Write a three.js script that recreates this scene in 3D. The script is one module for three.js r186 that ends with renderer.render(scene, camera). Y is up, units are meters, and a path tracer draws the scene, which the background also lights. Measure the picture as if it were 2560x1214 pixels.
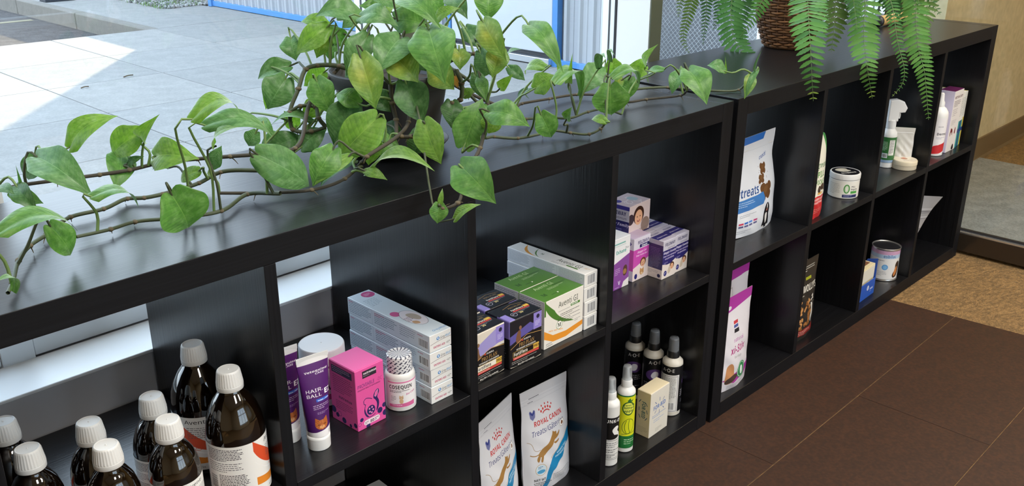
import * as THREE from 'three';
import { RoundedBoxGeometry } from 'three/addons/geometries/RoundedBoxGeometry.js';
import { mergeGeometries } from 'three/addons/utils/BufferGeometryUtils.js';
import { RectAreaLightUniformsLib } from 'three/addons/lights/RectAreaLightUniformsLib.js';

// ---------------------------------------------------------------- camera, sky, sun, large lights, exposure
const scene = new THREE.Scene();
const camera = new THREE.PerspectiveCamera(2 * Math.atan(607 / 2337) * 180 / Math.PI, 2560 / 1214, 0.05, 200);
camera.position.set(-0.1892, 1.1822, 0.9862);
camera.rotation.set(-0.3714, -0.7978, 0.001, 'YXZ');
const renderer = new THREE.WebGLRenderer({ antialias: true });
renderer.toneMapping = THREE.LinearToneMapping;
renderer.toneMappingExposure = 1.0;
renderer.shadowMap.enabled = true;
RectAreaLightUniformsLib.init();
const SUN = new THREE.Vector3(0.498, 0.643, -0.582);
// a hazy bright sky: pale at the horizon, bluer overhead, brighter towards the sun
const SKY_LEVEL = 4.2;
{
  const W = 256, H = 128, d = new Float32Array(W * H * 4);
  for (let j = 0; j < H; j++) { const up = ((j + 0.5) / H - 0.5) * Math.PI, y = Math.sin(up), k = Math.pow(Math.max(0, 1 - Math.max(0, y)), 2.2); for (let i = 0; i < W; i++) {
    const a = ((i + 0.5) / W - 0.5) * 2 * Math.PI, c = Math.max(0, Math.cos(a) * Math.cos(up) * SUN.x + y * SUN.y + Math.sin(a) * Math.cos(up) * SUN.z), g = 0.5 * Math.pow(c, 6), o = (j * W + i) * 4;
    d[o] = 0.62 + 0.42 * k + g; d[o + 1] = 0.8 + 0.3 * k + g * 0.96; d[o + 2] = 1.12 + 0.1 * k + g * 0.9; d[o + 3] = 1; } }
  const t = new THREE.DataTexture(d, W, H, THREE.RGBAFormat, THREE.FloatType); t.mapping = THREE.EquirectangularReflectionMapping; t.magFilter = THREE.LinearFilter; t.needsUpdate = true;
  scene.background = scene.environment = t; scene.backgroundIntensity = scene.environmentIntensity = SKY_LEVEL;
}
const sun = new THREE.DirectionalLight(0xffe4bc, 7.4);
sun.position.copy(SUN).multiplyScalar(30).add(new THREE.Vector3(2, 0, -5));
sun.target.position.set(2, 0, -5);
sun.castShadow = true;
Object.assign(sun.shadow.camera, { left: -16, right: 16, top: 16, bottom: -16, near: 1, far: 70 });
sun.shadow.mapSize.set(2048, 2048);
scene.add(sun, sun.target);
const PANEL = { room: [[0.4, 0.9], [2.2, 0.9], [0.4, 2.7], [2.2, 2.7]], vestibule: [[4.4, 1.2]], roomLevel: 15, vestLevel: 13, roomColor: 0xfffaf2, vestColor: 0xffcf94 };

// ---------------------------------------------------------------- helpers
let seedv = 7;
const rnd = () => { seedv = (seedv + 0x6d2b79f5) | 0; let t = Math.imul(seedv ^ (seedv >>> 15), 1 | seedv); t = (t + Math.imul(t ^ (t >>> 7), 61 | t)) ^ t; return ((t ^ (t >>> 14)) >>> 0) / 4294967296; };
const rr = (a, b) => a + (b - a) * rnd();
const V = (x, y, z) => new THREE.Vector3(x, y, z);
const used = {};
const numbered = (n) => { const k = used[n] = (used[n] ?? -1) + 1; return k ? n + '_' + String(k).padStart(3, '0') : n; };
function shade(o) { o.castShadow = true; o.receiveShadow = true; return o; }
function tag(o, label, category, group, kind) { if (label) o.userData.label = label; if (category) o.userData.category = category; if (group) o.userData.group = group; if (kind) o.userData.kind = kind; return o; }
function thing(name, label, category, pos = [0, 0, 0], turn = 0, group) {
  const o = new THREE.Group(); o.name = numbered(name); o.position.set(...pos); o.rotation.y = turn; scene.add(o);
  return tag(o, label, category, group);
}
function part(name, geo, mat, parent, pos, rot) {
  const m = shade(new THREE.Mesh(geo, mat)); m.name = parent === scene ? numbered(name) : name;
  if (pos) m.position.set(...pos); if (rot) m.rotation.set(...rot);
  parent.add(m); return m;
}
function struct(name, geo, mat, pos) { const m = part(name, geo, mat, scene, pos); m.userData.kind = 'structure'; return m; }
function structGroup(name) { const g = new THREE.Group(); g.name = numbered(name); g.userData.kind = 'structure'; scene.add(g); return g; }
const std = (o) => new THREE.MeshStandardMaterial(o);
const phys = (o) => new THREE.MeshPhysicalMaterial(o);
const box = (w, h, d) => new THREE.BoxGeometry(w, h, d);
const rbox = (w, h, d, r = 0.001, s = 1) => new RoundedBoxGeometry(w, h, d, s, Math.min(r, w / 2.01, h / 2.01, d / 2.01));
function moved(g, x, y, z) { g.translate(x, y, z); return g; }
// surface of revolution; a repeated profile point makes a hard edge
function revolve(pts, seg = 36, mod) {
  const pos = [], uv = [], idx = [], n = pts.length, y0 = pts[0][1], y1 = pts[n - 1][1] || 1;
  for (let i = 0; i < n; i++) for (let j = 0; j <= seg; j++) {
    const a = j / seg * Math.PI * 2, r = pts[i][0] * (mod ? mod(a, pts[i][1], i) : 1);
    pos.push(r * Math.sin(a), pts[i][1], r * Math.cos(a)); uv.push(j / seg, (pts[i][1] - y0) / (y1 - y0 || 1));
  }
  for (let i = 0; i < n - 1; i++) {
    if (pts[i][0] === pts[i + 1][0] && pts[i][1] === pts[i + 1][1]) continue;
    for (let j = 0; j < seg; j++) { const a = i * (seg + 1) + j, b = a + seg + 1; idx.push(a, a + 1, b, a + 1, b + 1, b); }
  }
  const g = new THREE.BufferGeometry();
  g.setAttribute('position', new THREE.Float32BufferAttribute(pos, 3)); g.setAttribute('uv', new THREE.Float32BufferAttribute(uv, 2)); g.setIndex(idx);
  g.computeVertexNormals();
  const N = g.attributes.normal;
  for (let i = 0; i < n; i++) { const a = i * (seg + 1), b = a + seg; const s = V(N.getX(a) + N.getX(b), N.getY(a) + N.getY(b), N.getZ(a) + N.getZ(b)).normalize(); N.setXYZ(a, s.x, s.y, s.z); N.setXYZ(b, s.x, s.y, s.z); }
  return g;
}
const tube = (pts, r, seg = 12, rad = 6) => new THREE.TubeGeometry(new THREE.CatmullRomCurve3(pts), seg, r, rad, false);
// flattened rod with tapering radius along points
function taper(pts, r0, r1, seg = 16, rad = 6) {
  const c = new THREE.CatmullRomCurve3(pts), g = new THREE.TubeGeometry(c, seg, 1, rad, false), P = g.attributes.position;
  for (let i = 0; i <= seg; i++) { const q = c.getPointAt(i / seg), r = r0 + (r1 - r0) * i / seg; for (let j = 0; j <= rad; j++) { const k = i * (rad + 1) + j; P.setXYZ(k, q.x + (P.getX(k) - q.x) * r, q.y + (P.getY(k) - q.y) * r, q.z + (P.getZ(k) - q.z) * r); } }
  return g;
}
// uv in metres, the grain (v) along the given axis
function grainUV(g, axis, ox = 0) {
  const P = g.attributes.position, N = g.attributes.normal, U = new Float32Array(P.count * 2);
  for (let i = 0; i < P.count; i++) {
    const p = [P.getX(i), P.getY(i), P.getZ(i)], n = [Math.abs(N.getX(i)), Math.abs(N.getY(i)), Math.abs(N.getZ(i))];
    const flat = n.indexOf(Math.max(...n)), rest = [0, 1, 2].filter((k) => k !== flat);
    let v = axis, u = rest.find((k) => k !== axis); if (flat === axis) { v = rest[0]; u = rest[1]; }
    U[i * 2] = p[u] + ox * 1.37; U[i * 2 + 1] = p[v] + ox;
  }
  g.setAttribute('uv', new THREE.BufferAttribute(U, 2)); return g;
}
function canvasTex(w, h, draw, srgb = true) {
  const c = document.createElement('canvas'); c.width = w; c.height = h; draw(c.getContext('2d'), w, h);
  const t = new THREE.CanvasTexture(c); if (srgb) t.colorSpace = THREE.SRGBColorSpace; t.magFilter = THREE.LinearFilter; return t;
}
function dataTex(n, m, f, srgb = false) {
  const d = new Uint8Array(n * m * 4);
  for (let y = 0; y < m; y++) for (let x = 0; x < n; x++) { const c = f(x / n, y / m, x, y), k = (y * n + x) * 4; for (let i = 0; i < 3; i++) d[k + i] = Math.max(0, Math.min(255, Array.isArray(c) ? c[i] : c)); d[k + 3] = 255; }
  const t = new THREE.DataTexture(d, n, m); t.magFilter = THREE.LinearFilter; t.wrapS = t.wrapT = THREE.RepeatWrapping; if (srgb) t.colorSpace = THREE.SRGBColorSpace; t.needsUpdate = true; return t;
}
function rep(t, x, y) { const c = t.clone(); c.wrapS = c.wrapT = THREE.RepeatWrapping; c.repeat.set(x, y); c.needsUpdate = true; return c; }
// tiling value noise
function noiseGrid(n, s) { let q = s; const r = () => { q = (Math.imul(q, 1664525) + 1013904223) | 0; return (q >>> 8) / 16777216; }; const a = Array.from({ length: n * n }, r); return (u, v, fx = 1, fy = 1) => { let x = u * n * fx, y = v * n * fy; const xi = Math.floor(x), yi = Math.floor(y); x -= xi; y -= yi; x = x * x * (3 - 2 * x); y = y * y * (3 - 2 * y); const mx = Math.max(1, Math.min(n, Math.round(n * fx))), my = Math.max(1, Math.min(n, Math.round(n * fy))), g = (i, j) => a[(((yi + j) % my + my) % my) * n + (((xi + i) % mx + mx) % mx)]; return g(0, 0) * (1 - x) * (1 - y) + g(1, 0) * x * (1 - y) + g(0, 1) * (1 - x) * y + g(1, 1) * x * y; }; }
const nA = noiseGrid(16, 11), nB = noiseGrid(64, 23), nC = noiseGrid(32, 5);

// ---------------------------------------------------------------- plain materials
const grainT = dataTex(512, 512, (u, v) => { const s = nB(u, v, 2, 0.0625) * 0.55 + nB(u, v, 4, 0.125) * 0.45; return 110 + 145 * Math.pow(s, 1.3); });
const grainB = grainT;
const woodDark = phys({ color: new THREE.Color(0.009, 0.009, 0.0105), roughness: 0.3, specularIntensity: 1, map: rep(grainT, 3, 1.2), bumpMap: rep(grainB, 3, 1.2), bumpScale: 0.0002 });
const woodEdge = phys({ color: new THREE.Color(0.0095, 0.01, 0.0125), roughness: 0.55, specularIntensity: 0.35, map: rep(grainT, 3, 1.2) });
const whitePaint = std({ color: new THREE.Color(0.78, 0.79, 0.79), roughness: 0.45 });
const olivePaint = std({ color: new THREE.Color(0.075, 0.085, 0.055), roughness: 0.5 });
const framePaint = std({ color: new THREE.Color(0.74, 0.79, 0.82), roughness: 0.5 });
const sillPaint = std({ color: new THREE.Color(0.86, 0.86, 0.84), roughness: 0.4 });
const greyWall = std({ color: new THREE.Color(0.46, 0.45, 0.46), roughness: 0.8 });
const rubber = std({ color: new THREE.Color(0.01, 0.01, 0.012), roughness: 0.6 });
const speckle = dataTex(256, 256, (u, v) => 215 + 40 * nB(u, v) - 20 * nA(u, v, 2, 2));
const beige = std({ color: new THREE.Color(0.66, 0.53, 0.33), roughness: 0.85, map: rep(speckle, 1, 1), bumpMap: rep(speckle, 4, 4), bumpScale: 0.0006 });
const ceilingMat = std({ color: new THREE.Color(0.75, 0.73, 0.68), roughness: 0.9 });
const glass = phys({ color: 0xf6fbfa, roughness: 0, transmission: 1, thickness: 0, ior: 1.45 });
const alu = std({ color: new THREE.Color(0.75, 0.76, 0.78), roughness: 0.25, metalness: 0.9 });
const bronze = std({ color: new THREE.Color(0.06, 0.045, 0.032), roughness: 0.16, metalness: 0.55 });
const blackPlastic = std({ color: new THREE.Color(0.014, 0.014, 0.015), roughness: 0.38 });
const whitePlastic = std({ color: new THREE.Color(0.78, 0.77, 0.74), roughness: 0.38 });
const clearPlastic = phys({ color: 0xe8ecf0, roughness: 0.05, transmission: 1, thickness: 0, ior: 1.45 });

// ---------------------------------------------------------------- room shell
{
  const tanT = dataTex(512, 512, (u, v, x, y) => { const w = nA(u, v, 0.5, 0.5) * 0.05, s = nB(u + w, v + w, 1, 0.5) * 0.35 + nB(u + w, v, 2, 1) * 0.35 + nB(u, v, 4, 4) * 0.3; const k = 0.62 + 0.66 * s; return [138 * k, 108 * k, 68 * k]; }, true);
  const tanB = dataTex(512, 512, (u, v) => { const w = nA(u, v, 0.5, 0.5) * 0.05; return 255 * (nB(u + w, v, 1, 0.5) * 0.5 + nB(u, v, 4, 4) * 0.5); });
  const tan = std({ color: 0xffffff, roughness: 0.75, map: rep(tanT, 2.2, 2.2), bumpMap: rep(tanB, 2.2, 2.2), bumpScale: 0.0035 });
  const fl = structGroup('floor');
  part('base', grainUV(moved(box(9.4, 0.12, 5.2), 1.5, -0.061, 1.9), 0), tan, fl);
  const brT = [0, 1, 2].map((k) => dataTex(256, 256, (u, v) => { const s = 0.82 + 0.3 * nB(u, v, 1, 1) + 0.16 * (nC(u + k * 0.3, v, 8, 8) - 0.5) - 0.08 * nA(u + k * 0.2, v); return [81 * s, 50 * s, 31 * s]; }, true));
  const brM = brT.map((t) => std({ color: 0xc4beb8, roughness: 0.6, map: rep(t, 3, 3), bumpMap: rep(t, 3, 3), bumpScale: 0.0006 }));
  const zs = [-0.115, 0.195, 0.505, 0.815, 1.125, 1.435], cut = [1.434, 1.84, 2.06, 1.6, 1.25];
  for (let r = 0; r < 5; r++) {
    const xs = [2.446 + (zs[r] + zs[r + 1]) / 2 * 0.085]; let x = cut[r]; while (x > -0.4) { xs.push(x); x -= 0.93; } xs.push(Math.max(-0.6, x));
    for (let i = 0; i < xs.length - 1; i++) {
      const w = xs[i] - xs[i + 1] - 0.0012, d = 0.31 - 0.0014;
      const pg = rbox(w, 0.006, d, 0.0012); if (!i) { const P = pg.attributes.position; for (let k = 0; k < P.count; k++) if (P.getX(k) > 0) P.setX(k, P.getX(k) + 0.085 * P.getZ(k)); }
      part('plank', grainUV(pg, 0, r * 1.7 + i), brM[(r + i) % 3], fl, [(xs[i] + xs[i + 1]) / 2, 0.0 - 0.0028 + 0.0003 * ((i + r) % 2), (zs[r] + zs[r + 1]) / 2]);
    }
  }
  const ZF = -0.385, GL = -0.6;
  // low wall under the window, header, solid ends
  struct('wall_window', mergeGeometries([moved(box(5.1, 0.461, 0.235), 1.05, 0.2305, -0.5025), moved(box(9.4, 0.4, 0.24), 1.5, 2.5, -0.5), moved(box(1.7, 2.7, 0.24), -2.33, 1.35, -0.5)].map((g) => grainUV(g, 1))), greyWall);
  struct('wall_vestibule', grainUV(moved(box(2.66, 2.3, 0.26), 4.87, 1.15, -0.49), 1), beige);
  struct('wall_back', mergeGeometries([moved(box(3.0, 2.7, 0.12), -1.7, 1.35, 4.25), moved(box(3.6, 2.7, 0.12), 4.4, 1.35, 4.25), moved(box(2.8, 0.4, 0.12), 1.2, 2.5, 4.25), moved(box(2.8, 0.3, 0.12), 1.2, 0.15, 4.25)].map((g) => grainUV(g, 1))), beige);
  const w2 = structGroup('window_2');
  for (const x of [-0.17, 0.73, 1.65, 2.57]) part('mullion', moved(box(0.06, 2.0, 0.1), x, 1.3, 4.25), whitePaint, w2);
  for (const y of [0.33, 1.5, 2.27]) part('rail', moved(box(2.7, 0.06, 0.09), 1.2, y, 4.25), whitePaint, w2);
  for (const x of [0.28, 1.19, 2.11]) part('pane', moved(box(0.86, 1.9, 0.006), x, 1.3, 4.26), glass, w2);
  struct('wall_left', grainUV(moved(box(0.12, 2.7, 5), -3.14, 1.35, 1.9), 1), beige);
  struct('wall_right', grainUV(moved(box(0.12, 2.7, 5), 6.15, 1.35, 1.9), 1), beige);
  struct('ceiling', moved(box(9.5, 0.12, 5.3), 1.5, 2.77, 1.85), ceilingMat);
  const bb = std({ color: new THREE.Color(0.17, 0.11, 0.055), roughness: 0.5 });
  const cove = new THREE.Shape([[0, 0], [0.012, 0], [0.006, 0.012], [0.004, 0.1], [0.0, 0.104]].map((p) => new THREE.Vector2(...p)));
  const bg = new THREE.ExtrudeGeometry(cove, { depth: 2.6, bevelEnabled: false }); bg.rotateY(-Math.PI / 2);
  struct('baseboard_vestibule', bg, bb, [6.09, 0, -0.36]);
  // window
  const w = structGroup('window_1');
  part('sill', moved(rbox(5.02, 0.006, 0.108, 0.002), 1.04, 0.464, -0.437), sillPaint, w);
  const mx = [-1.465, -0.639, 0.181, 1.013, 1.839, 2.665, 3.5];
  for (let i = 0; i < mx.length; i++) {
    part('mullion', moved(rbox(0.049, 1.87, 0.108, 0.0015), mx[i] + 0.0245, 1.365, -0.546), whitePaint, w);
    part('face_strip', moved(box(0.0485, 1.86, 0.003), mx[i] + 0.0245, 1.36, -0.4895), i === 2 ? framePaint : olivePaint, w);
    part('gasket', moved(box(0.052, 1.86, 0.007), mx[i] + 0.0245, 1.36, -0.6035), rubber, w);
    part('glass_edge', moved(box(0.051, 1.86, 0.014), mx[i] + 0.0245, 1.36, -0.614), framePaint, w);
    part('gasket', moved(box(0.052, 1.86, 0.006), mx[i] + 0.0245, 1.36, -0.624), rubber, w);
    part('outer_cap', moved(rbox(0.05, 1.87, 0.022, 0.002), mx[i] + 0.0245, 1.365, -0.638), whitePaint, w);
    if (i < mx.length - 1) {
      const a = mx[i] + 0.05, b = mx[i + 1], c = (a + b) / 2;
      part('bottom_rail', moved(rbox(b - a - 0.001, 0.037, 0.1, 0.0015), c, 0.4865, -0.543), framePaint, w);
      part('top_rail', moved(box(b - a, 0.06, 0.1), c, 2.27, -0.545), whitePaint, w);
      part('pane', moved(box(b - a, 1.74, 0.004), c, 1.375, -0.612), glass, w);
    }
  }
  // glazed partition with a low bronze rail, right of the shelves
  const d = structGroup('door_1');
  part('bottom_rail', moved(rbox(0.044, 0.062, 4.4, 0.002), 2.996, 0.041, 1.9), bronze, d);
  part('rail_highlight', moved(box(0.03, 0.004, 4.4), 2.99, 0.0745, 1.9), alu, d);  // bright strip put in as the highlight along the rail edge
  part('gasket', moved(box(0.012, 0.006, 4.4), 2.998, 0.079, 1.9), rubber, d);
  part('stile', moved(box(0.044, 2.3, 0.05), 2.996, 1.15, -0.33), bronze, d);
  part('top_rail', moved(box(0.044, 0.08, 4.5), 2.996, 2.27, 1.9), bronze, d);
  part('pane', moved(box(0.008, 2.16, 4.44), 2.998, 1.155, 1.92), glass, d);
  part('header', moved(box(0.1, 0.4, 4.6), 2.996, 2.5, 1.95), beige, d);
  // lamps
  const panelMat = (c) => std({ color: 0xffffff, emissive: c, emissiveIntensity: 1.5 });
  const trimMat = std({ color: 0xdddddd, roughness: 0.5 });
  for (const [list, level, col, nm] of [[PANEL.room, PANEL.roomLevel, PANEL.roomColor, 'shop'], [PANEL.vestibule, PANEL.vestLevel, PANEL.vestColor, 'vestibule']]) list.forEach(([x, z], i) => {
    const t = thing('ceiling_light', nm === 'shop' ? ['flush ceiling light panel above the trailing pothos end of the room', 'flush ceiling light panel above the fern end of the room', 'flush ceiling light panel farther from the window, at the pothos end', 'flush ceiling light panel farther from the window, at the fern end'][i] : 'flush warm ceiling light panel in the vestibule behind the glass partition', 'light', [x, 2.7, z], 0, 'ceiling panels');
    part('frame', moved(rbox(0.66, 0.02, 1.26, 0.003), 0, -0.002, 0), trimMat, t); part('diffuser', moved(box(0.6, 0.01, 1.2), 0, -0.012, 0), panelMat(col), t);
    const L = new THREE.RectAreaLight(col, level, 0.6, 1.2); L.position.set(x, 2.675, z); L.lookAt(x, 0, z); scene.add(L);
  });
  const matT = dataTex(256, 256, (u, v) => { const s = 0.9 + 0.2 * nB(u, v, 2, 2) - 0.12 * nA(u, v); return [150 * s, 150 * s, 150 * s]; }, true);
  tag(part('floor_mat', grainUV(rbox(1.2, 0.008, 3.2, 0.003), 0), std({ color: 0xffffff, roughness: 0.9, map: rep(matT, 2, 2) }), scene, [3.62, 0.004, 1.24]), 'flat grey entrance mat on the floor behind the glass partition', 'mat');
}

// ---------------------------------------------------------------- outdoors
{
  const concT = [0, 1, 2].map((k) => dataTex(256, 256, (u, v) => { const s = 0.94 + 0.09 * (nB(u, v + k * 0.31, 2, 2) - 0.5) + 0.06 * (nA(u + k * 0.2, v, 1, 1) - 0.5) + 0.02 * (nC(u, v + k * 0.4, 0.25, 4) - 0.5); return [208 * s, 205 * s, 199 * s]; }, true));
  const conc = concT.map((t, k) => std({ color: [0xb9b6b3, 0xb4b1ae, 0xbdb9b5][k], roughness: 0.9, map: rep(t, 1.1, 1.1), bumpMap: rep(t, 3, 3), bumpScale: 0.0015 }));
  const curbMat = std({ color: new THREE.Color(0.36, 0.325, 0.285), roughness: 0.95, map: rep(concT[0], 2, 2), bumpMap: rep(concT[1], 5, 5), bumpScale: 0.004 });
  const asT = dataTex(512, 512, (u, v) => { const s = 0.75 + 0.6 * (nB(u, v, 4, 4) - 0.3) + 0.25 * (nA(u, v) - 0.5); return [118 * s, 112 * s, 110 * s]; }, true);
  const asphalt = std({ color: 0xb8b3b0, roughness: 0.95, map: rep(asT, 1, 1), bumpMap: rep(asT, 1, 1), bumpScale: 0.004 });
  const earth = std({ color: new THREE.Color(0.28, 0.24, 0.19), roughness: 1, map: rep(asT, 0.7, 0.7) });
  const joint = std({ color: new THREE.Color(0.1, 0.1, 0.1), roughness: 1 });
  struct('ground', mergeGeometries([moved(box(60, 0.3, 33), 0, -0.36, -23.4), moved(box(20, 0.3, 12), 14, -0.36, 0), moved(box(40, 0.3, 24), 0, -0.25, 16.4)]), earth);
  const sw = structGroup('sidewalk');
  part('joint_bed', mergeGeometries([moved(box(13, 0.18, 6.12), -1.5, -0.105, -3.71), moved(box(9.6, 0.18, 10.2), 8.27, -0.105, -11.85), moved(box(6, 0.18, 6.12), 8, -0.105, -3.71)]), joint, sw);
  const xs = [-7.5, -6, -4.5, -3.0, -2.2, -1.4, -0.61, 0.17, 0.96, 1.84, 2.58, 3.43, 4.56], zs = [-6.76, -5.76, -4.9, -4.05, -3.2, -2.35, -1.5, -0.655];
  for (let i = 0; i < xs.length - 1; i++) for (let j = 0; j < zs.length - 1; j++) {
    const w = xs[i + 1] - xs[i] - 0.006, d = zs[j + 1] - zs[j] - 0.004;
    part('slab', grainUV(rbox(w, 0.06, d, 0.004), 0, (i * 7 + j * 3) * 0.37), conc[(i * 2 + j) % 3], sw, [(xs[i] + xs[i + 1]) / 2, -0.03, (zs[j] + zs[j + 1]) / 2]);
  }
  for (const [a, b, c, e] of [[3.475, 4.5, -9.4, -6.77], [4.51, 6.4, -7.85, -6.77], [3.475, 4.05, -12.4, -9.41], [4.56, 6.0, -2.7, -0.66]]) part('slab', grainUV(rbox(b - a, 0.06, e - c, 0.006), 0, a), conc[1], sw, [(a + b) / 2, -0.03, (c + e) / 2]);
  for (let k = 0; k < 7; k++) part('kerb_stone', grainUV(rbox(0.11, 0.2, 1.49, 0.012), 2, k * 0.7), curbMat, sw, [3.42, -0.1, -7.5 - 1.5 * k]);
  const lot = struct('road_asphalt', grainUV(moved(box(24, 0.06, 14), -8.54, -0.18, -13.78), 0), asphalt);
  part('parking_line', moved(box(4.4, 0.004, 0.1), 1.1, -0.149, -9.18), std({ color: 0xb5ab8c, roughness: 0.9, map: rep(concT[0], 2, 2) }), lot);
  // gravel bed with weeds, uncountable
  const stones = new THREE.InstancedMesh(new THREE.IcosahedronGeometry(0.014, 1), std({ color: 0xffffff, roughness: 0.95 }), 4200), M = new THREE.Matrix4(), q = new THREE.Quaternion();
  stones.name = 'gravel';
  for (let i = 0; i < 4200; i++) {
    const z = rr(-11.6, -7.9), x = rr(4.08 + 0.08 * rnd(), 4.08 + 2.2 * Math.min(1, 0.28 + (-7.9 - z) * 0.4)); q.setFromEuler(new THREE.Euler(rr(0, 6), rr(0, 6), rr(0, 6)));
    const s = rr(0.6, 1.7); M.compose(V(x, 0.006 + 0.008 * rnd(), z), q, V(s, s * rr(0.5, 0.8), s * rr(0.7, 1.2))); stones.setMatrixAt(i, M);
    const c = rr(0.1, 0.42); stones.setColorAt(i, new THREE.Color(c, c * 0.95, c * 0.88));
  }
  tag(shade(stones), 'loose grey gravel in the bed behind the sidewalk', 'gravel', null, 'stuff'); scene.add(stones);
  const blades = [];
  for (let i = 0; i < 340; i++) { const z = i % 3 ? rr(-8.4, -7.92) : rr(-10, -7.9), x = rr(4.05, 4.62), b = new THREE.ConeGeometry(0.004, rr(0.02, 0.07), 3); b.rotateX(rr(-0.6, 0.6)); b.rotateZ(rr(-0.6, 0.6)); blades.push(moved(b, x, 0.025, z)); }
  const weeds = tag(part('grass', mergeGeometries(blades), std({ color: new THREE.Color(0.13, 0.22, 0.06), roughness: 0.9 }), scene), 'short green weeds growing along the gravel edge', 'grass', null, 'stuff');
  // twigs and litter on the concrete
  for (const [x, z, l, a] of [[2.36, -4.93, 0.07, 0.2], [2.02, -4.78, 0.05, 0.1]]) tag(part('twig', tube([V(-l / 2, 0, 0), V(-l * 0.1, 0.006, 0.008), V(l / 2, 0.002, 0)], 0.0035, 6, 5), std({ color: 0x5a4632, roughness: 0.9 }), scene, [x, 0.004, z], [0, a, 0]), 'small dry brown twig on the concrete ' + (l > 0.06 ? 'nearest the potted vine' : 'left of the other twig'), 'twig');
  const pb = thing('base_plate', 'dark metal base plate standing on the kerb at the top edge', 'base plate', [3.63, 0, -9.32]);
  part('plate', moved(rbox(0.3, 0.03, 0.16, 0.006), 0, 0.015, 0), std({ color: 0x3a3f48, roughness: 0.4, metalness: 0.6 }), pb); part('post', revolve([[0.045, 0.03], [0.045, 0.9], [0, 0.9]], 16), std({ color: 0x555a62, roughness: 0.4, metalness: 0.6 }), pb);
  // ribbed metal building with blue trim
  const bt = thing('building', 'white ribbed metal building with bright blue trim and a white door', 'building', [4.55, 0, -5.285]);
  const skin = std({ color: new THREE.Color(0.34, 0.345, 0.36), roughness: 0.55 }), blue = std({ color: new THREE.Color(0.06, 0.21, 0.48), roughness: 0.45 }), core = std({ color: new THREE.Color(0.5, 0.5, 0.53), roughness: 0.8 }), white = std({ color: new THREE.Color(0.48, 0.485, 0.5), roughness: 0.5 });
  const Z0 = -7.8 + 5.285, Z1 = -2.77 + 5.285, D0 = -4.25 + 5.285, D1 = -3.235 + 5.285;
  part('wall', moved(box(7.5, 8, 5.0), 3.79, 4, 0), core, bt);
  // one ribbed sheet between two z, from y0 up
  function sheet(za, zb, y0, y1, pitch) {
    const prof = []; for (let z = za; z < zb - 1e-4; z += pitch) { const p = Math.min(pitch, zb - z); prof.push([z, 0], [z + p * 0.1, -0.018], [z + p * 0.3, -0.018], [z + p * 0.4, 0], [z + p * 0.62, 0], [z + p * 0.66, -0.005], [z + p * 0.72, -0.005], [z + p * 0.76, 0]); } prof.push([zb, 0]);
    const pos = [], idx = []; prof.forEach(([z, x], i) => { pos.push(x, y0, z, x, y1, z); if (i) { const a = 2 * i - 2; idx.push(a, a + 2, a + 1, a + 1, a + 2, a + 3); } });
    let g = new THREE.BufferGeometry(); g.setAttribute('position', new THREE.Float32BufferAttribute(pos, 3)); g.setIndex(idx); g = g.toNonIndexed(); g.computeVertexNormals(); return g;
  }
  for (const [a, b, y0] of [[Z0 + 0.05, Z0 + 1.2, 0.05], [Z0 + 1.2, Z0 + 2.4, 0.05], [Z0 + 2.4, D0 - 0.08, 0.05], [D1 + 0.08, Z1 - 0.05, 0.05], [D0 - 0.08, D1 + 0.08, 2.2]]) part('siding', sheet(a, b, y0, 7.9, 0.115), skin, bt);
  part('corner_trim', moved(rbox(0.07, 8, 0.06, 0.003), -0.01, 4, Z0 + 0.02), blue, bt);
  part('corner_trim', moved(rbox(0.06, 8, 0.06, 0.003), -0.006, 4, Z1 - 0.02), white, bt);
  part('base_trim', moved(rbox(0.044, 0.05, D0 - 0.06 - Z0, 0.004), -0.004, 0.03, (Z0 + D0 - 0.06) / 2), blue, bt);
  part('base_trim', moved(rbox(0.044, 0.04, Z1 - D1 - 0.06, 0.004), -0.004, 0.03, (Z1 + D1 + 0.02) / 2), blue, bt);
  const dr = part('door', moved(rbox(0.045, 2.06, D1 - D0 - 0.02, 0.003), 0.0, 1.11, (D0 + D1) / 2), white, bt);
  part('door_frame', mergeGeometries([moved(box(0.05, 2.2, 0.045), -0.004, 1.1, D0 - 0.02), moved(box(0.05, 2.2, 0.045), -0.004, 1.1, D1 + 0.02), moved(box(0.05, 0.06, D1 - D0 + 0.1), -0.004, 2.18, (D0 + D1) / 2)]), blue, bt);
  part('threshold', moved(rbox(0.08, 0.045, D1 - D0, 0.004), -0.025, 0.03, (D0 + D1) / 2), alu, bt);
  part('weather_strip', moved(box(0.05, 0.014, D1 - D0 - 0.02), -0.004, 0.075, (D0 + D1) / 2), rubber, dr);
  part('handle', revolve([[0, 0], [0.025, 0.0], [0.028, 0.03], [0.0, 0.05]], 16), alu, dr, [-0.03, 1.0, D1 - 0.09], [0, 0, Math.PI / 2]);
  for (const y of [0.3, 1.1, 1.9]) part('hinge', moved(box(0.012, 0.1, 0.02), -0.05, y, D0), alu, dr);
  // added roof, out of view: its edge throws the straight shade across the far pavement
  const ln = thing('added_shade_roof', 'added flat roof on posts, out of view, shading the far pavement', 'shade_caster', [6.6, 0, -11.2]);
  part('roof', moved(rbox(4.0, 0.14, 6.6, 0.01), 0, 2.2, 0), skin, ln);
  for (const [x, z] of [[-1.5, 3.1], [1.9, 3.1], [-1.5, -3.1], [1.9, -3.1]]) part('post', moved(box(0.1, 2.13, 0.1), x, 1.065, z), core, ln);
  // chain-link enclosure in front of a dark shed
  struct('wall_shed', moved(box(0.2, 4, 6), 7.4, 2, 0.35), std({ color: new THREE.Color(0.03, 0.032, 0.037), roughness: 0.9 }));
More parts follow.
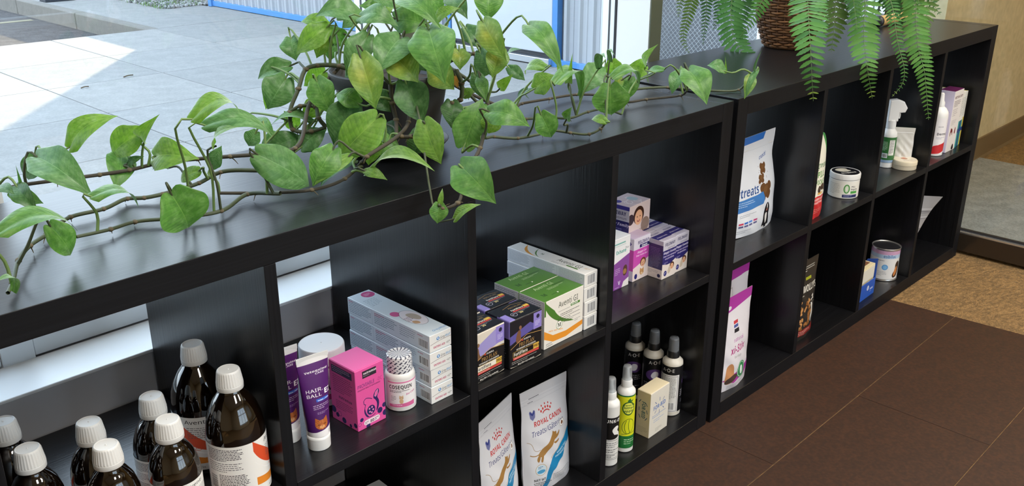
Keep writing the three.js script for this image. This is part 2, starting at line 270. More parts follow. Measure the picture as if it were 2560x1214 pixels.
  const fx = 5.0, galv = std({ color: new THREE.Color(0.6, 0.63, 0.65), roughness: 0.4, metalness: 0.1 });
  const fence = thing('chain_link_fence', 'galvanised chain-link fence panel in front of the dark shed wall', 'fence', [fx, 0, -1.2]);
  const zA = -1.5, pz = 0.0335, py = 0.0335, NW = 84;
  for (let k = 0; k < NW; k++) {
    const pos = [], idx = [], n = 94, r = 0.0019;
    for (let i = 0; i <= n; i++) { const z = zA + (k + ((i + k) % 2 ? 1.08 : -0.08)) * pz * 0.5, y = 0.04 + i * py * 0.5, x = (i % 2 ? 1 : -1) * 0.0018; for (const [dx, dz] of [[-r, 0], [0, -r], [r, 0], [0, r]]) pos.push(x + dx, y, z + dz * 1.4); if (i) for (let s = 0; s < 4; s++) { const a = (i - 1) * 4 + s, b = (i - 1) * 4 + (s + 1) % 4; idx.push(a, b, a + 4, b, b + 4, a + 4); } }
    let g = new THREE.BufferGeometry(); g.setAttribute('position', new THREE.Float32BufferAttribute(pos, 3)); g.setIndex(idx); g.computeVertexNormals();
    part('wire', g, galv, fence);
  }
  for (const [z, r] of [[zA - 0.012, 0.009], [zA + NW * pz * 0.5 + 0.02, 0.02]]) part('post', revolve([[r, 0], [r, 1.7], [0, 1.72]], 14).translate(0, 0, z), galv, fence);
  part('top_rail', tube([V(0, 1.66, zA), V(0, 1.66, zA + NW * pz * 0.5 + 0.02)], 0.018, 2, 10), galv, fence);
  for (const y of [0.95, 0.4]) part('clip', moved(rbox(0.012, 0.02, 0.045, 0.002), -0.012, y, zA - 0.006), white, fence);
}

// ---------------------------------------------------------------- bookcases
const TO = 0.0374, TI = 0.0177, CELL = 0.335, DEP = 0.379, L1 = 2 * TO + 4 * CELL + 3 * TI;
const S1 = TO + CELL + TI, TOP = 2 * TO + 2 * CELL + TI, B1 = TO;
function bookcase(pos, turn, label, to) {
  const t = thing('bookcase', label, 'bookcase', pos, turn, 'black open shelf units under the window'), L = 2 * to + 4 * CELL + 3 * TI, H = 2 * to + 2 * CELL + TI, z = -DEP / 2;
  const boardMats = [woodDark, woodDark, woodDark, woodDark, woodEdge, woodDark], bd = (name, w, h, d, x, y, ax, m = boardMats, r = 0.0012) => part(name, grainUV(rbox(w, h, d, r), ax, x * 3 + y), m, t, [x, y, z]);
  for (const x of [to / 2, L - to / 2]) bd('end_panel', to, H, DEP, x, H / 2, 1);
  bd('top_panel', L - 2 * to - 0.0008, to, DEP - 0.0004, L / 2, H - to / 2 - 0.0002, 0);
  bd('bottom_panel', L - 2 * to - 0.0008, to, DEP - 0.0004, L / 2, to / 2, 0);
  for (let i = 1; i < 4; i++) bd('divider', TI, H - 2 * to - 0.0004, DEP - 0.001, to + CELL * i + TI * (i - 0.5), H / 2, 1, boardMats, 0.0008);
  for (let i = 0; i < 4; i++) bd('shelf', CELL - 0.0006, TI, DEP - 0.001, to + CELL * (i + 0.5) + TI * i, to + CELL + TI / 2, 0, boardMats, 0.0008);
  return t;
}
const T2 = 0.0385, U2 = { x: L1 + 0.0119, z: 0.0039, r: -0.0079 };
bookcase([0, 0, 0], 0, 'black-brown open cube bookcase nearest, under the trailing vine', TO);
bookcase([U2.x, 0, U2.z], U2.r, 'black-brown open cube bookcase farther along, under the fern basket', T2);
const S2 = T2 + CELL + TI, TOP2 = 2 * T2 + 2 * CELL + TI, B2 = T2;

// ---------------------------------------------------------------- trailing pothos in a nursery pot
{
  const POT = [0.76, TOP, -0.216];
  const t = thing('potted_pothos', 'heart-leaved pothos trailing from a grey plastic nursery pot along the shelf top', 'plant', POT);
  const at = (p) => V(p[0] - POT[0], p[1] - POT[1], p[2] - POT[2]);
  const potMat = std({ color: new THREE.Color(0.036, 0.036, 0.04), roughness: 0.5 });
  part('pot', revolve([[0, 0.004], [0.07, 0.004], [0.07, 0.004], [0.073, 0.012], [0.091, 0.108], [0.091, 0.108], [0.1, 0.11], [0.1015, 0.13], [0.1, 0.132], [0.095, 0.132], [0.088, 0.1], [0.0, 0.09]], 48), potMat, t);
  part('saucer', revolve([[0, 0], [0.078, 0], [0.092, 0.016], [0.09, 0.017], [0.076, 0.004], [0, 0.003]], 40), potMat, t);
  part('soil', revolve([[0.0895, 0.108], [0.05, 0.114], [0, 0.116]], 24, (a, y) => 1 + 0.02 * Math.sin(5 * a)), std({ color: new THREE.Color(0.035, 0.024, 0.016), roughness: 1 }), t);
  const leafTex = (base, vein, blot) => canvasTex(256, 320, (c, w, h) => {
    c.fillStyle = base; c.fillRect(0, 0, w, h);
    for (let i = 0; i < 260; i++) { c.globalAlpha = 0.05; c.fillStyle = rnd() < 0.5 ? '#ffffe0' : '#00200a'; c.beginPath(); c.ellipse(rr(0, w), rr(0, h), rr(8, 40), rr(5, 22), rr(0, 3), 0, 7); c.fill(); }
    if (blot) { c.globalAlpha = 0.5; const g = c.createRadialGradient(w * 0.62, h * 0.34, 4, w * 0.62, h * 0.34, w * 0.5); g.addColorStop(0, blot); g.addColorStop(1, 'rgba(160,150,20,0)'); c.fillStyle = g; c.fillRect(0, 0, w, h); }
    c.globalAlpha = 0.3; c.strokeStyle = vein; c.lineWidth = 1.6;
    for (let i = 0; i < 11; i++) for (const s of [-1, 1]) { const y = h * (0.96 - i * 0.085); c.beginPath(); c.moveTo(w / 2, y); c.quadraticCurveTo(w / 2 + s * w * 0.25, y - h * 0.03, w / 2 + s * w * 0.5, y - h * 0.17); c.stroke(); }
    c.globalAlpha = 0.75; c.lineWidth = 3.5; c.beginPath(); c.moveTo(w / 2, h); c.lineTo(w / 2, 0); c.stroke();
  });
  const bumpT = canvasTex(256, 320, (c, w, h) => { c.fillStyle = '#808080'; c.fillRect(0, 0, w, h); c.filter = 'blur(3px)'; c.strokeStyle = '#404040'; c.lineWidth = 7; for (let i = 0; i < 11; i++) for (const s of [-1, 1]) { const y = h * (0.96 - i * 0.085); c.beginPath(); c.moveTo(w / 2, y); c.quadraticCurveTo(w / 2 + s * w * 0.25, y - h * 0.03, w / 2 + s * w * 0.5, y - h * 0.17); c.stroke(); } c.lineWidth = 10; c.beginPath(); c.moveTo(w / 2, h); c.lineTo(w / 2, 0); c.stroke(); c.filter = 'none'; }, false);
  const lm = (base, vein, blot, tr = 0.3) => phys({ color: 0xffffff, map: leafTex(base, vein, blot), bumpMap: bumpT, bumpScale: 0.0012, roughness: 0.9, transmission: tr, thickness: 0, clearcoat: 0.45, clearcoatRoughness: 0.3, side: THREE.DoubleSide });
  const LM = { g: lm('#4a8420', '#7dab48', null, 0.34), d: lm('#2f6120', '#588844', null, 0.2), y: lm('#6ea31c', '#9cc648', null, 0.52), p: lm('#487c34', '#80a86c', null, 0.22), o: lm('#5f8a20', '#94b044', '#c4b028'), r: lm('#c98a20', '#e0b050', '#d06010') };
  const stemMat = std({ color: new THREE.Color(0.06, 0.075, 0.035), roughness: 0.6 }), woodyMat = std({ color: new THREE.Color(0.05, 0.042, 0.028), roughness: 0.8 }), petMat = std({ color: new THREE.Color(0.15, 0.24, 0.07), roughness: 0.55 }), nodeMat = std({ color: new THREE.Color(0.11, 0.085, 0.045), roughness: 0.8 });
  let nv = 0;
  function vn(r, pts) {
    const P = pts.map(at), c = new THREE.CatmullRomCurve3(P), v = part('vine', taper(P, r, r * 0.72, P.length * 7, 7), nv++ % 3 ? stemMat : woodyMat, t);
    for (let i = 1; i < P.length - 1; i++) { const k = new THREE.SphereGeometry(r * 1.22, 8, 6); k.scale(1, 0.8, 1.2); const bits = [moved(k, P[i].x, P[i].y, P[i].z)]; if (rnd() < 0.7) { const q = P[i], e = V(q.x + rr(-0.008, 0.008), Math.max(0.001, q.y - rr(0.006, 0.012)), q.z + rr(-0.006, 0.008)); bits.push(taper([q.clone(), q.clone().lerp(e, 0.6).add(V(0, 0.001, 0)), e], 0.0011, 0.0004, 4, 5)); } part('node', mergeGeometries(bits), nodeMat, v); }
  }
  const CAM = V(-0.1892, 1.1822, 0.9862);
  const outline = (v) => { const t = 0.15 + 0.85 * v; return Math.pow(Math.max(0, Math.sin(Math.PI * Math.pow(t, 0.82))), 0.8) * (1 - 0.2 * v * v) * (1 - 0.45 * Math.max(0, v - 0.78) / 0.22); };
  function lf(tone, bx, by, bz, tx, ty, tz, w, k, arch, ax, ay, az) {
    w *= 1.16; arch *= 1.25;
    const B = at([bx, by, bz]), T = at([tx, ty, tz]), len = B.distanceTo(T), Y = T.clone().sub(B).normalize();
    const mid = B.clone().add(T).multiplyScalar(0.5), view = CAM.clone().sub(V(...POT)).sub(mid).normalize();
    let N = view.multiplyScalar(1 - k).add(V(0, k, 0)); N.addScaledVector(Y, -N.dot(Y)).normalize();
    N.applyAxisAngle(Y, rr(-0.3, 0.3));
    const X = Y.clone().cross(N).normalize(), nu = 11, nvv = 16, pos = [], uv = [], idx = [];
    const fold = rr(0.08, 0.3), cup = rr(-0.1, 0.14), hook = rr(0.03, 0.11), wav = rr(0, 6), asym = rr(-0.05, 0.05), twist = rr(-0.25, 0.25);
    for (let j = 0; j < nvv; j++) { const v = j / (nvv - 1), hw = outline(v) * w * 0.5;
      for (let i = 0; i < nu; i++) {
        const s = i / (nu - 1) * 2 - 1, lobe = (0.115 * Math.pow(1 - v, 4) * Math.sin(Math.PI * Math.pow(Math.abs(s), 0.85)) - 0.1 * Math.pow(1 - v, 6) * Math.pow(Math.abs(s), 5)) * Math.min(1.2, w / len * 1.2);
        const x = s * hw + asym * len * v * (1 - v) * 4 * 0.3, y = len * (v - lobe * 1.1), as = Math.abs(s);
        let z = arch * len * 4 * v * (1 - v) + fold * as * hw - cup * s * s * hw * 1.4 - hook * len * v * v * v + twist * s * hw * v + 0.035 * hw * Math.sin(v * 11 + wav + s * 2.2) * as;
        pos.push(B.x + X.x * x + Y.x * y + N.x * z, Math.max(0.0022 - (B.y < -0.02 || T.y < -0.02 || tz > -0.005 ? 9 : 0), B.y + X.y * x + Y.y * y + N.y * z), B.z + X.z * x + Y.z * y + N.z * z); uv.push(i / (nu - 1), 1 - v);
        if (i && j) { const a = (j - 1) * nu + i - 1; idx.push(a, a + 1, a + nu, a + 1, a + nu + 1, a + nu); }
      } }
    const g = new THREE.BufferGeometry(); g.setAttribute('position', new THREE.Float32BufferAttribute(pos, 3)); g.setAttribute('uv', new THREE.Float32BufferAttribute(uv, 2)); g.setIndex(idx); g.computeVertexNormals();
    const m = part('leaf', g, LM[tone], t);
    const A = at([ax, ay, az]), d = A.distanceTo(B), c1 = A.clone().lerp(B, 0.35).add(V(rr(-0.006, 0.006), d * 0.12, rr(-0.006, 0.006))), c2 = B.clone().addScaledVector(Y, -Math.min(0.02, d * 0.3)).addScaledVector(N, 0.003);
    if (w > 0.012) part('petiole', taper([A, c1, c2, B.clone().addScaledVector(Y, 0.004)], 0.0021, 0.0014, 10, 6), rnd() < 0.75 ? petMat : stemMat, m);
  }
  vn(0.0034,[[.690,.900,-.260],[.620,.860,-.240],[.530,.818,-.155],[.495,.813,-.177],[.460,.808,-.216],[.428,.803,-.254],[.389,.798,-.290],[.341,.798,-.287],[.302,.798,-.295],[.245,.803,-.294],[.189,.813,-.272],[.147,.823,-.233]]);
  vn(0.0032,[[.486,.793,-.162],[.443,.788,-.217],[.414,.775,-.230],[.359,.771,-.231],[.336,.769,-.240],[.318,.769,-.253],[.274,.771,-.228],[.230,.771,-.227],[.183,.771,-.183],[.151,.775,-.147],[.123,.777,-.103],[.098,.773,-.052],[.086,.771,-.032]]);
  vn(0.0032,[[.457,.783,-.085],[.439,.773,-.141],[.380,.771,-.109],[.334,.771,-.120],[.283,.769,-.155],[.247,.771,-.145],[.204,.773,-.143]]);
  vn(0.0032,[[.715,.900,-.140],[.690,.840,-.090],[.587,.813,-.060],[.606,.793,-.098],[.573,.775,-.098],[.516,.771,-.099],[.452,.772,-.140],[.408,.777,-.162]]);
  vn(0.003,[[.835,.900,-.170],[.885,.840,-.120],[.862,.783,-.105],[.892,.775,-.112],[.930,.769,-.092],[.978,.771,-.079],[1.000,.773,-.073],[1.018,.770,-.050],[1.037,.769,-.023],[1.053,.778,-.011],[1.053,.793,.001]]);
  vn(0.003,[[.845,.900,-.200],[.890,.840,-.170],[.937,.793,-.157],[.970,.783,-.166],[1.028,.773,-.166],[1.072,.771,-.148],[1.093,.771,-.119],[1.156,.771,-.126],[1.179,.775,-.111],[1.187,.773,-.090],[1.193,.769,-.074]]);
  vn(0.0032,[[.845,.900,-.240],[.900,.850,-.230],[.968,.803,-.154],[1.080,.783,-.227],[1.182,.773,-.248],[1.257,.771,-.240],[1.284,.771,-.203],[1.271,.771,-.126],[1.320,.771,-.112],[1.385,.775,-.074],[1.361,.793,-.044]]);
  vn(0.003,[[1.277,.773,-.198],[1.344,.775,-.182],[1.446,.771,-.151],[1.480,.771,-.070],[1.531,.771,-.029],[1.522,.793,-.006],[1.492,.821,.027]]);
  vn(0.004,[[.700,.895,-.230],[.684,.904,-.251],[.660,.905,-.276],[.641,.901,-.280],[.620,.874,-.273],[.598,.841,-.268],[.594,.816,-.257],[.608,.816,-.228],[.625,.822,-.212]]);
  vn(0.0036,[[.684,.893,-.122],[.679,.867,-.113],[.676,.844,-.102],[.664,.826,-.086],[.662,.826,-.073],[.672,.826,-.063],[.672,.851,-.034]]);
  vn(0.004,[[.814,.898,-.117],[.813,.879,-.104],[.811,.852,-.106],[.795,.849,-.109],[.778,.839,-.112]]);
  vn(0.0035,[[.800,.893,-.160],[.807,.917,-.111],[.834,.924,-.097],[.855,.932,-.076]]);
  vn(0.0032,[[.799,.860,-.033],[.793,.839,-.010],[.748,.832,.015],[.722,.817,.032],[.672,.788,.052],[.638,.763,.074],[.620,.757,.062],[.617,.762,.060]]);
  vn(0.0035,[[.625,.822,-.212],[.617,.837,-.219],[.626,.849,-.239],[.610,.851,-.256],[.598,.843,-.267]]);
  lf('y',.285,.833,-.337,.345,.873,-.310,.031,.500,.250,.279,.800,-.295);
  lf('p',.214,.848,-.261,.242,.813,-.174,.046,.450,.120,.200,.811,-.276);
  lf('p',.246,.823,-.366,.237,.783,-.388,.025,.200,.100,.245,.803,-.294);
  lf('y',.363,.848,-.284,.334,.813,-.327,.039,.100,.100,.360,.798,-.288);
  lf('y',.369,.838,-.288,.362,.883,-.222,.019,.200,.150,.370,.798,-.289);
  lf('g',.349,.813,-.326,.315,.778,-.278,.037,.100,.100,.351,.798,-.288);
  lf('d',.343,.803,-.297,.358,.818,-.275,.012,.500,.100,.341,.798,-.287);
  lf('y',.383,.808,-.289,.415,.813,-.228,.045,.350,.200,.379,.798,-.289);
  lf('g',.400,.788,-.287,.389,.783,-.322,.012,.600,.100,.403,.774,-.230);
  lf('p',.408,.813,-.173,.418,.843,-.159,.020,.300,.100,.408,.777,-.162);
  lf('y',.403,.803,-.200,.393,.778,-.247,.018,.300,.100,.426,.780,-.225);
  lf('y',.328,.913,-.053,.394,.913,-.054,.027,.500,.300,.343,.771,-.118);
  lf('p',.362,.893,-.090,.444,.873,-.064,.029,.450,.200,.371,.771,-.111);
  lf('y',.373,.863,-.092,.371,.903,-.025,.016,.400,.120,.380,.771,-.109);
  lf('p',.450,.863,-.120,.441,.843,-.130,.021,.150,.100,.450,.779,-.107);
  lf('g',.284,.833,-.042,.309,.778,-.057,.058,.200,.100,.334,.771,-.120);
  lf('g',.229,.818,-.140,.285,.793,-.139,.029,.650,.250,.230,.772,-.144);
  lf('g',.091,.833,-.043,.181,.813,-.060,.030,.700,.180,.096,.773,-.048);
  lf('g',.154,.818,-.077,.175,.773,-.082,.030,.300,.120,.118,.776,-.093);
  lf('d',.161,.838,-.184,.167,.813,-.146,.021,.200,.150,.147,.823,-.233);
  lf('g',.177,.808,-.265,.205,.793,-.240,.020,.400,.100,.189,.813,-.272);
  lf('d',.136,.843,-.177,.145,.843,-.146,.017,.500,.100,.147,.823,-.233);
  lf('g',.174,.823,-.216,.159,.863,-.165,.005,.200,.100,.155,.821,-.241);
  lf('g',.088,.775,-.019,.060,.813,.030,.010,.400,.150,.086,.771,-.032);
  lf('p',.438,.838,-.103,.517,.775,-.102,.048,.350,.140,.453,.781,-.096);
  lf('g',.555,.823,-.095,.516,.777,-.096,.039,.300,.140,.591,.809,-.068);
  lf('y',.571,.813,-.079,.516,.779,-.094,.020,.300,.100,.591,.809,-.068);
  lf('d',.637,.867,-.155,.602,.805,-.163,.049,.100,.100,.679,.867,-.113);
  lf('y',.619,.861,-.074,.577,.800,-.117,.052,.300,.140,.628,.824,-.072);
  lf('y',.623,.831,-.092,.614,.787,-.094,.032,.100,.080,.628,.824,-.072);
  lf('g',.656,.821,-.094,.634,.797,-.088,.036,.150,.100,.662,.826,-.075);
  lf('y',.602,.780,-.077,.642,.801,.021,.033,.600,.200,.586,.782,-.098);
  lf('y',.586,.791,-.065,.602,.781,-.035,.015,.500,.200,.593,.786,-.098);
  lf('d',.692,.830,-.070,.686,.788,-.077,.031,.100,.150,.672,.826,-.063);
  lf('y',.673,.853,-.033,.675,.795,-.002,.040,.100,.080,.672,.851,-.034);
  lf('g',.727,.813,-.006,.760,.880,-.002,.047,.050,.050,.722,.817,.032);
  lf('g',.675,.801,.041,.674,.764,.111,.053,.050,.080,.682,.794,.048);
  lf('g',.616,.763,.059,.611,.736,.061,.024,.100,.060,.617,.762,.060);
  lf('y',.617,.762,.060,.624,.784,.059,.007,.100,.100,.617,.762,.060);
  lf('y',.631,.740,.074,.652,.766,.103,.015,.300,.150,.740,.888,-.170);
  lf('o',.636,.940,-.128,.637,.867,-.099,.045,.100,.080,.684,.893,-.122);
  lf('p',.675,.962,-.160,.638,.907,-.169,.037,.300,.140,.715,.900,-.140);
  lf('p',.709,.958,-.125,.646,.917,-.104,.052,.250,.120,.715,.900,-.140);
  lf('o',.681,.939,-.111,.701,.901,-.076,.048,.200,.100,.684,.893,-.122);
  lf('d',.694,.898,-.098,.698,.840,-.065,.047,.050,.080,.684,.893,-.122);
  lf('g',.726,.974,-.079,.695,.910,-.011,.063,.200,.140,.715,.900,-.140);
  lf('p',.682,.987,-.182,.707,.980,-.127,.035,.500,.200,.733,.888,-.204);
  lf('g',.743,.979,-.176,.774,.970,-.130,.043,.300,.150,.715,.900,-.140);
  lf('y',.731,.979,-.203,.747,.995,-.186,.020,.300,.120,.700,.895,-.230);
  lf('g',.731,1.013,-.146,.726,.981,-.051,.034,.350,.140,.750,.888,-.191);
  lf('y',.767,.982,-.108,.785,1.002,-.076,.018,.300,.150,.807,.917,-.111);
  lf('d',.816,1.008,-.130,.807,.985,-.082,.031,.200,.100,.823,.921,-.103);
  lf('g',.815,1.023,-.045,.802,.985,-.030,.039,.100,.100,.775,.888,-.168);
  lf('d',.860,.956,-.142,.867,.927,-.106,.031,.200,.100,.834,.924,-.097);
  lf('o',.798,.933,-.092,.785,.908,-.076,.029,.200,.100,.812,.919,-.108);
  lf('d',.860,.918,-.085,.830,.885,-.087,.034,.200,.100,.829,.923,-.100);
  lf('o',.762,.910,-.113,.778,.877,-.083,.039,.150,.120,.805,.912,-.121);
  lf('y',.668,.966,-.253,.625,.927,-.282,.035,.300,.150,.674,.904,-.261);
  lf('y',.692,.963,-.286,.662,.971,-.316,.025,.400,.200,.669,.904,-.266);
  lf('o',.676,.956,-.273,.660,.916,-.275,.028,.100,.080,.674,.904,-.261);
  lf('p',.661,.939,-.346,.653,.908,-.325,.036,.200,.120,.652,.903,-.278);
  lf('p',.646,.898,-.333,.607,.878,-.372,.030,.450,.150,.641,.901,-.280);
  lf('p',.623,.883,-.313,.589,.839,-.320,.049,.200,.140,.629,.885,-.276);
  lf('y',.619,.877,-.360,.614,.825,-.365,.015,.200,.100,.625,.880,-.275);
  lf('g',.618,.895,-.218,.620,.847,-.187,.039,.150,.120,.634,.868,-.244);
  lf('g',.637,.869,-.141,.620,.880,-.174,.029,.450,.200,.680,.872,-.114);
  lf('p',.716,.979,-.232,.656,.984,-.265,.043,.450,.200,.690,.900,-.242);
  lf('p',.742,.971,-.277,.719,.956,-.286,.021,.200,.100,.690,.900,-.260);
  lf('p',.781,.998,-.209,.741,1.005,-.235,.032,.400,.150,.767,.888,-.213);
  lf('p',.621,.825,-.244,.570,.825,-.282,.023,.550,.180,.605,.816,-.234);
  lf('d',.563,.788,-.274,.610,.803,-.255,.035,.350,.140,.712,.888,-.230);
  lf('p',.597,.791,-.240,.631,.817,-.220,.035,.350,.140,.711,.888,-.223);
  lf('g',.569,.824,-.326,.568,.811,-.270,.023,.400,.100,.596,.826,-.261);
  lf('d',.795,.850,-.109,.781,.814,-.094,.035,.150,.120,.795,.849,-.109);
  lf('y',.843,.849,-.130,.855,.862,-.119,.017,.300,.100,.875,.852,-.130);
  lf('p',.801,.902,-.059,.804,.863,-.042,.023,.300,.120,.813,.879,-.104);
  lf('y',.719,.877,-.344,.688,.855,-.362,.031,.200,.100,.746,.888,-.261);
  lf('d',.679,.908,-.213,.682,.881,-.182,.029,.150,.100,.697,.897,-.234);
  lf('r',.833,.885,-.141,.829,.865,-.131,.014,.100,.100,.845,.888,-.160);
  lf('d',.616,.783,-.137,.543,.769,-.117,.034,.700,.100,.593,.786,-.098);
  lf('g',.720,.927,-.314,.709,.901,-.311,.024,.200,.100,.690,.900,-.260);
  lf('d',.785,.946,-.162,.758,.914,-.161,.032,.200,.100,.803,.903,-.140);
  lf('d',.760,.925,-.145,.763,.901,-.127,.026,.200,.100,.803,.903,-.140);
  lf('d',.667,.881,-.140,.677,.853,-.115,.028,.100,.100,.682,.882,-.118);
  lf('g',.765,.850,-.039,.779,.830,.004,.042,.500,.160,.797,.852,-.024);
  lf('g',.737,.928,-.311,.717,.957,-.318,.027,.200,.100,.690,.900,-.260);
  lf('g',.767,.983,-.237,.729,.995,-.248,.028,.400,.150,.763,.888,-.223);
  lf('d',.803,.983,-.201,.775,.954,-.201,.028,.250,.120,.845,.900,-.200);
  lf('y',.645,.848,-.262,.616,.829,-.263,.029,.300,.120,.622,.850,-.242);
  lf('g',.605,.794,-.304,.566,.784,-.314,.027,.400,.140,.716,.888,-.241);
  lf('d',.668,.809,-.224,.646,.853,-.233,.032,.200,.100,.728,.888,-.219);
  lf('g',.838,.982,-.179,.818,1.009,-.185,.024,.200,.100,.835,.900,-.170);
  lf('d',.785,.819,-.047,.759,.801,-.045,.026,.300,.100,.733,.823,.025);
  lf('d',.689,.822,-.146,.696,.813,-.110,.026,.200,.100,.664,.826,-.086);
  lf('y',.637,.802,-.314,.624,.829,-.327,.024,.300,.100,.721,.888,-.247);
  lf('p',.739,.969,-.324,.756,.987,-.306,.024,.300,.100,.753,.888,-.254);
  lf('g',.882,.941,-.134,.894,.945,-.107,.024,.300,.100,.842,.927,-.089);
  lf('g',.843,.978,.013,.828,.922,.097,.034,.450,.220,.855,.932,-.076);
  lf('o',.783,.986,-.021,.777,.936,.030,.036,.150,.100,.855,.932,-.076);
  lf('o',.793,.946,.004,.770,.910,.009,.031,.150,.100,.799,.860,-.033);
  lf('d',.813,.934,-.061,.811,.901,-.035,.024,.150,.100,.842,.927,-.089);
  lf('y',1.067,.863,-.155,1.075,.843,-.216,.023,.350,.180,1.035,.791,-.198);
  lf('y',1.011,.838,-.127,1.028,.863,-.094,.036,.300,.150,.990,.799,-.169);
  lf('g',1.000,.853,-.074,1.127,.793,-.120,.027,.550,.240,1.000,.773,-.073);
  lf('y',1.111,.843,-.149,1.094,.863,-.150,.017,.200,.100,1.118,.771,-.122);
  lf('y',1.113,.833,-.138,1.044,.893,-.072,.012,.200,.120,1.118,.771,-.122);
  lf('p',1.180,.853,-.120,1.115,.813,-.115,.042,.200,.120,1.179,.775,-.111);
  lf('p',1.181,.823,-.124,1.127,.813,-.119,.017,.400,.100,1.179,.775,-.111);
  lf('p',1.125,.863,-.077,1.061,.903,-.013,.014,.400,.120,1.118,.771,-.122);
  lf('y',1.206,.863,-.113,1.217,.833,-.116,.031,.100,.080,1.179,.775,-.111);
  lf('p',1.150,.873,-.071,1.070,.913,-.004,.007,.200,.100,1.185,.773,-.094);
  lf('g',1.110,.853,-.036,1.190,.833,-.031,.026,.650,.250,1.053,.793,.001);
  lf('o',1.236,.823,-.109,1.222,.813,-.119,.018,.200,.100,1.271,.771,-.126);
  lf('g',1.257,.823,-.106,1.244,.783,-.102,.032,.100,.100,1.271,.771,-.126);
  lf('g',1.080,.848,-.015,1.089,.793,-.016,.058,.300,.120,1.053,.793,.001);
  lf('y',1.256,.843,-.071,1.225,.853,-.090,.031,.300,.160,1.271,.771,-.126);
  lf('y',1.248,.853,-.063,1.206,.903,-.016,.017,.300,.120,1.193,.769,-.074);
  lf('g',1.286,.843,-.048,1.294,.813,-.094,.017,.500,.200,1.361,.793,-.044);
  lf('p',1.382,.823,-.078,1.354,.783,-.075,.027,.200,.120,1.375,.782,-.062);
  lf('g',1.313,.843,-.012,1.291,.793,.049,.053,.300,.130,1.361,.793,-.044);
  lf('p',1.451,.823,-.021,1.433,.833,-.048,.028,.400,.180,1.498,.815,.020);
  lf('y',1.495,.808,-.045,1.445,.848,-.014,.005,.200,.100,1.500,.771,-.054);
  lf('o',1.495,.813,.018,1.456,.775,.031,.023,.100,.100,1.498,.815,.020);
  lf('p',1.481,.828,.038,1.451,.778,.034,.012,.400,.100,1.492,.821,.027);
  lf('p',1.483,.823,.032,1.445,.873,.062,.005,.200,.100,1.492,.821,.027);
  lf('g',.732,.870,.042,.758,.856,.097,.038,.500,.220,.743,.829,.019);
  lf('y',.757,.855,.024,.752,.830,.019,.028,.100,.100,.766,.835,.005);
  lf('g',.934,.818,-.043,.954,.775,-.035,.036,.350,.120,.949,.770,-.087);
  lf('g',.986,.803,-.031,.975,.828,-.012,.017,.300,.120,1.014,.771,-.055);
  lf('y',1.032,.798,.019,1.032,.798,-.016,.015,.400,.180,1.053,.793,.001);
  lf('p',1.027,.883,-.212,1.010,.903,-.163,.009,.300,.100,1.035,.791,-.198);
  lf('y',.915,.853,-.120,.901,.883,-.078,.017,.200,.100,.885,.840,-.120);
  lf('d',.944,.883,-.128,.958,.863,-.102,.020,.300,.120,.885,.840,-.120);
  lf('g',.792,.900,-.040,.777,.872,-.012,.018,.200,.100,.799,.860,-.033);
  lf('d',1.056,.823,-.188,1.069,.793,-.223,.007,.300,.150,1.035,.791,-.198);
  lf('d',1.059,.823,-.177,1.088,.793,-.217,.006,.300,.150,1.035,.791,-.198);}

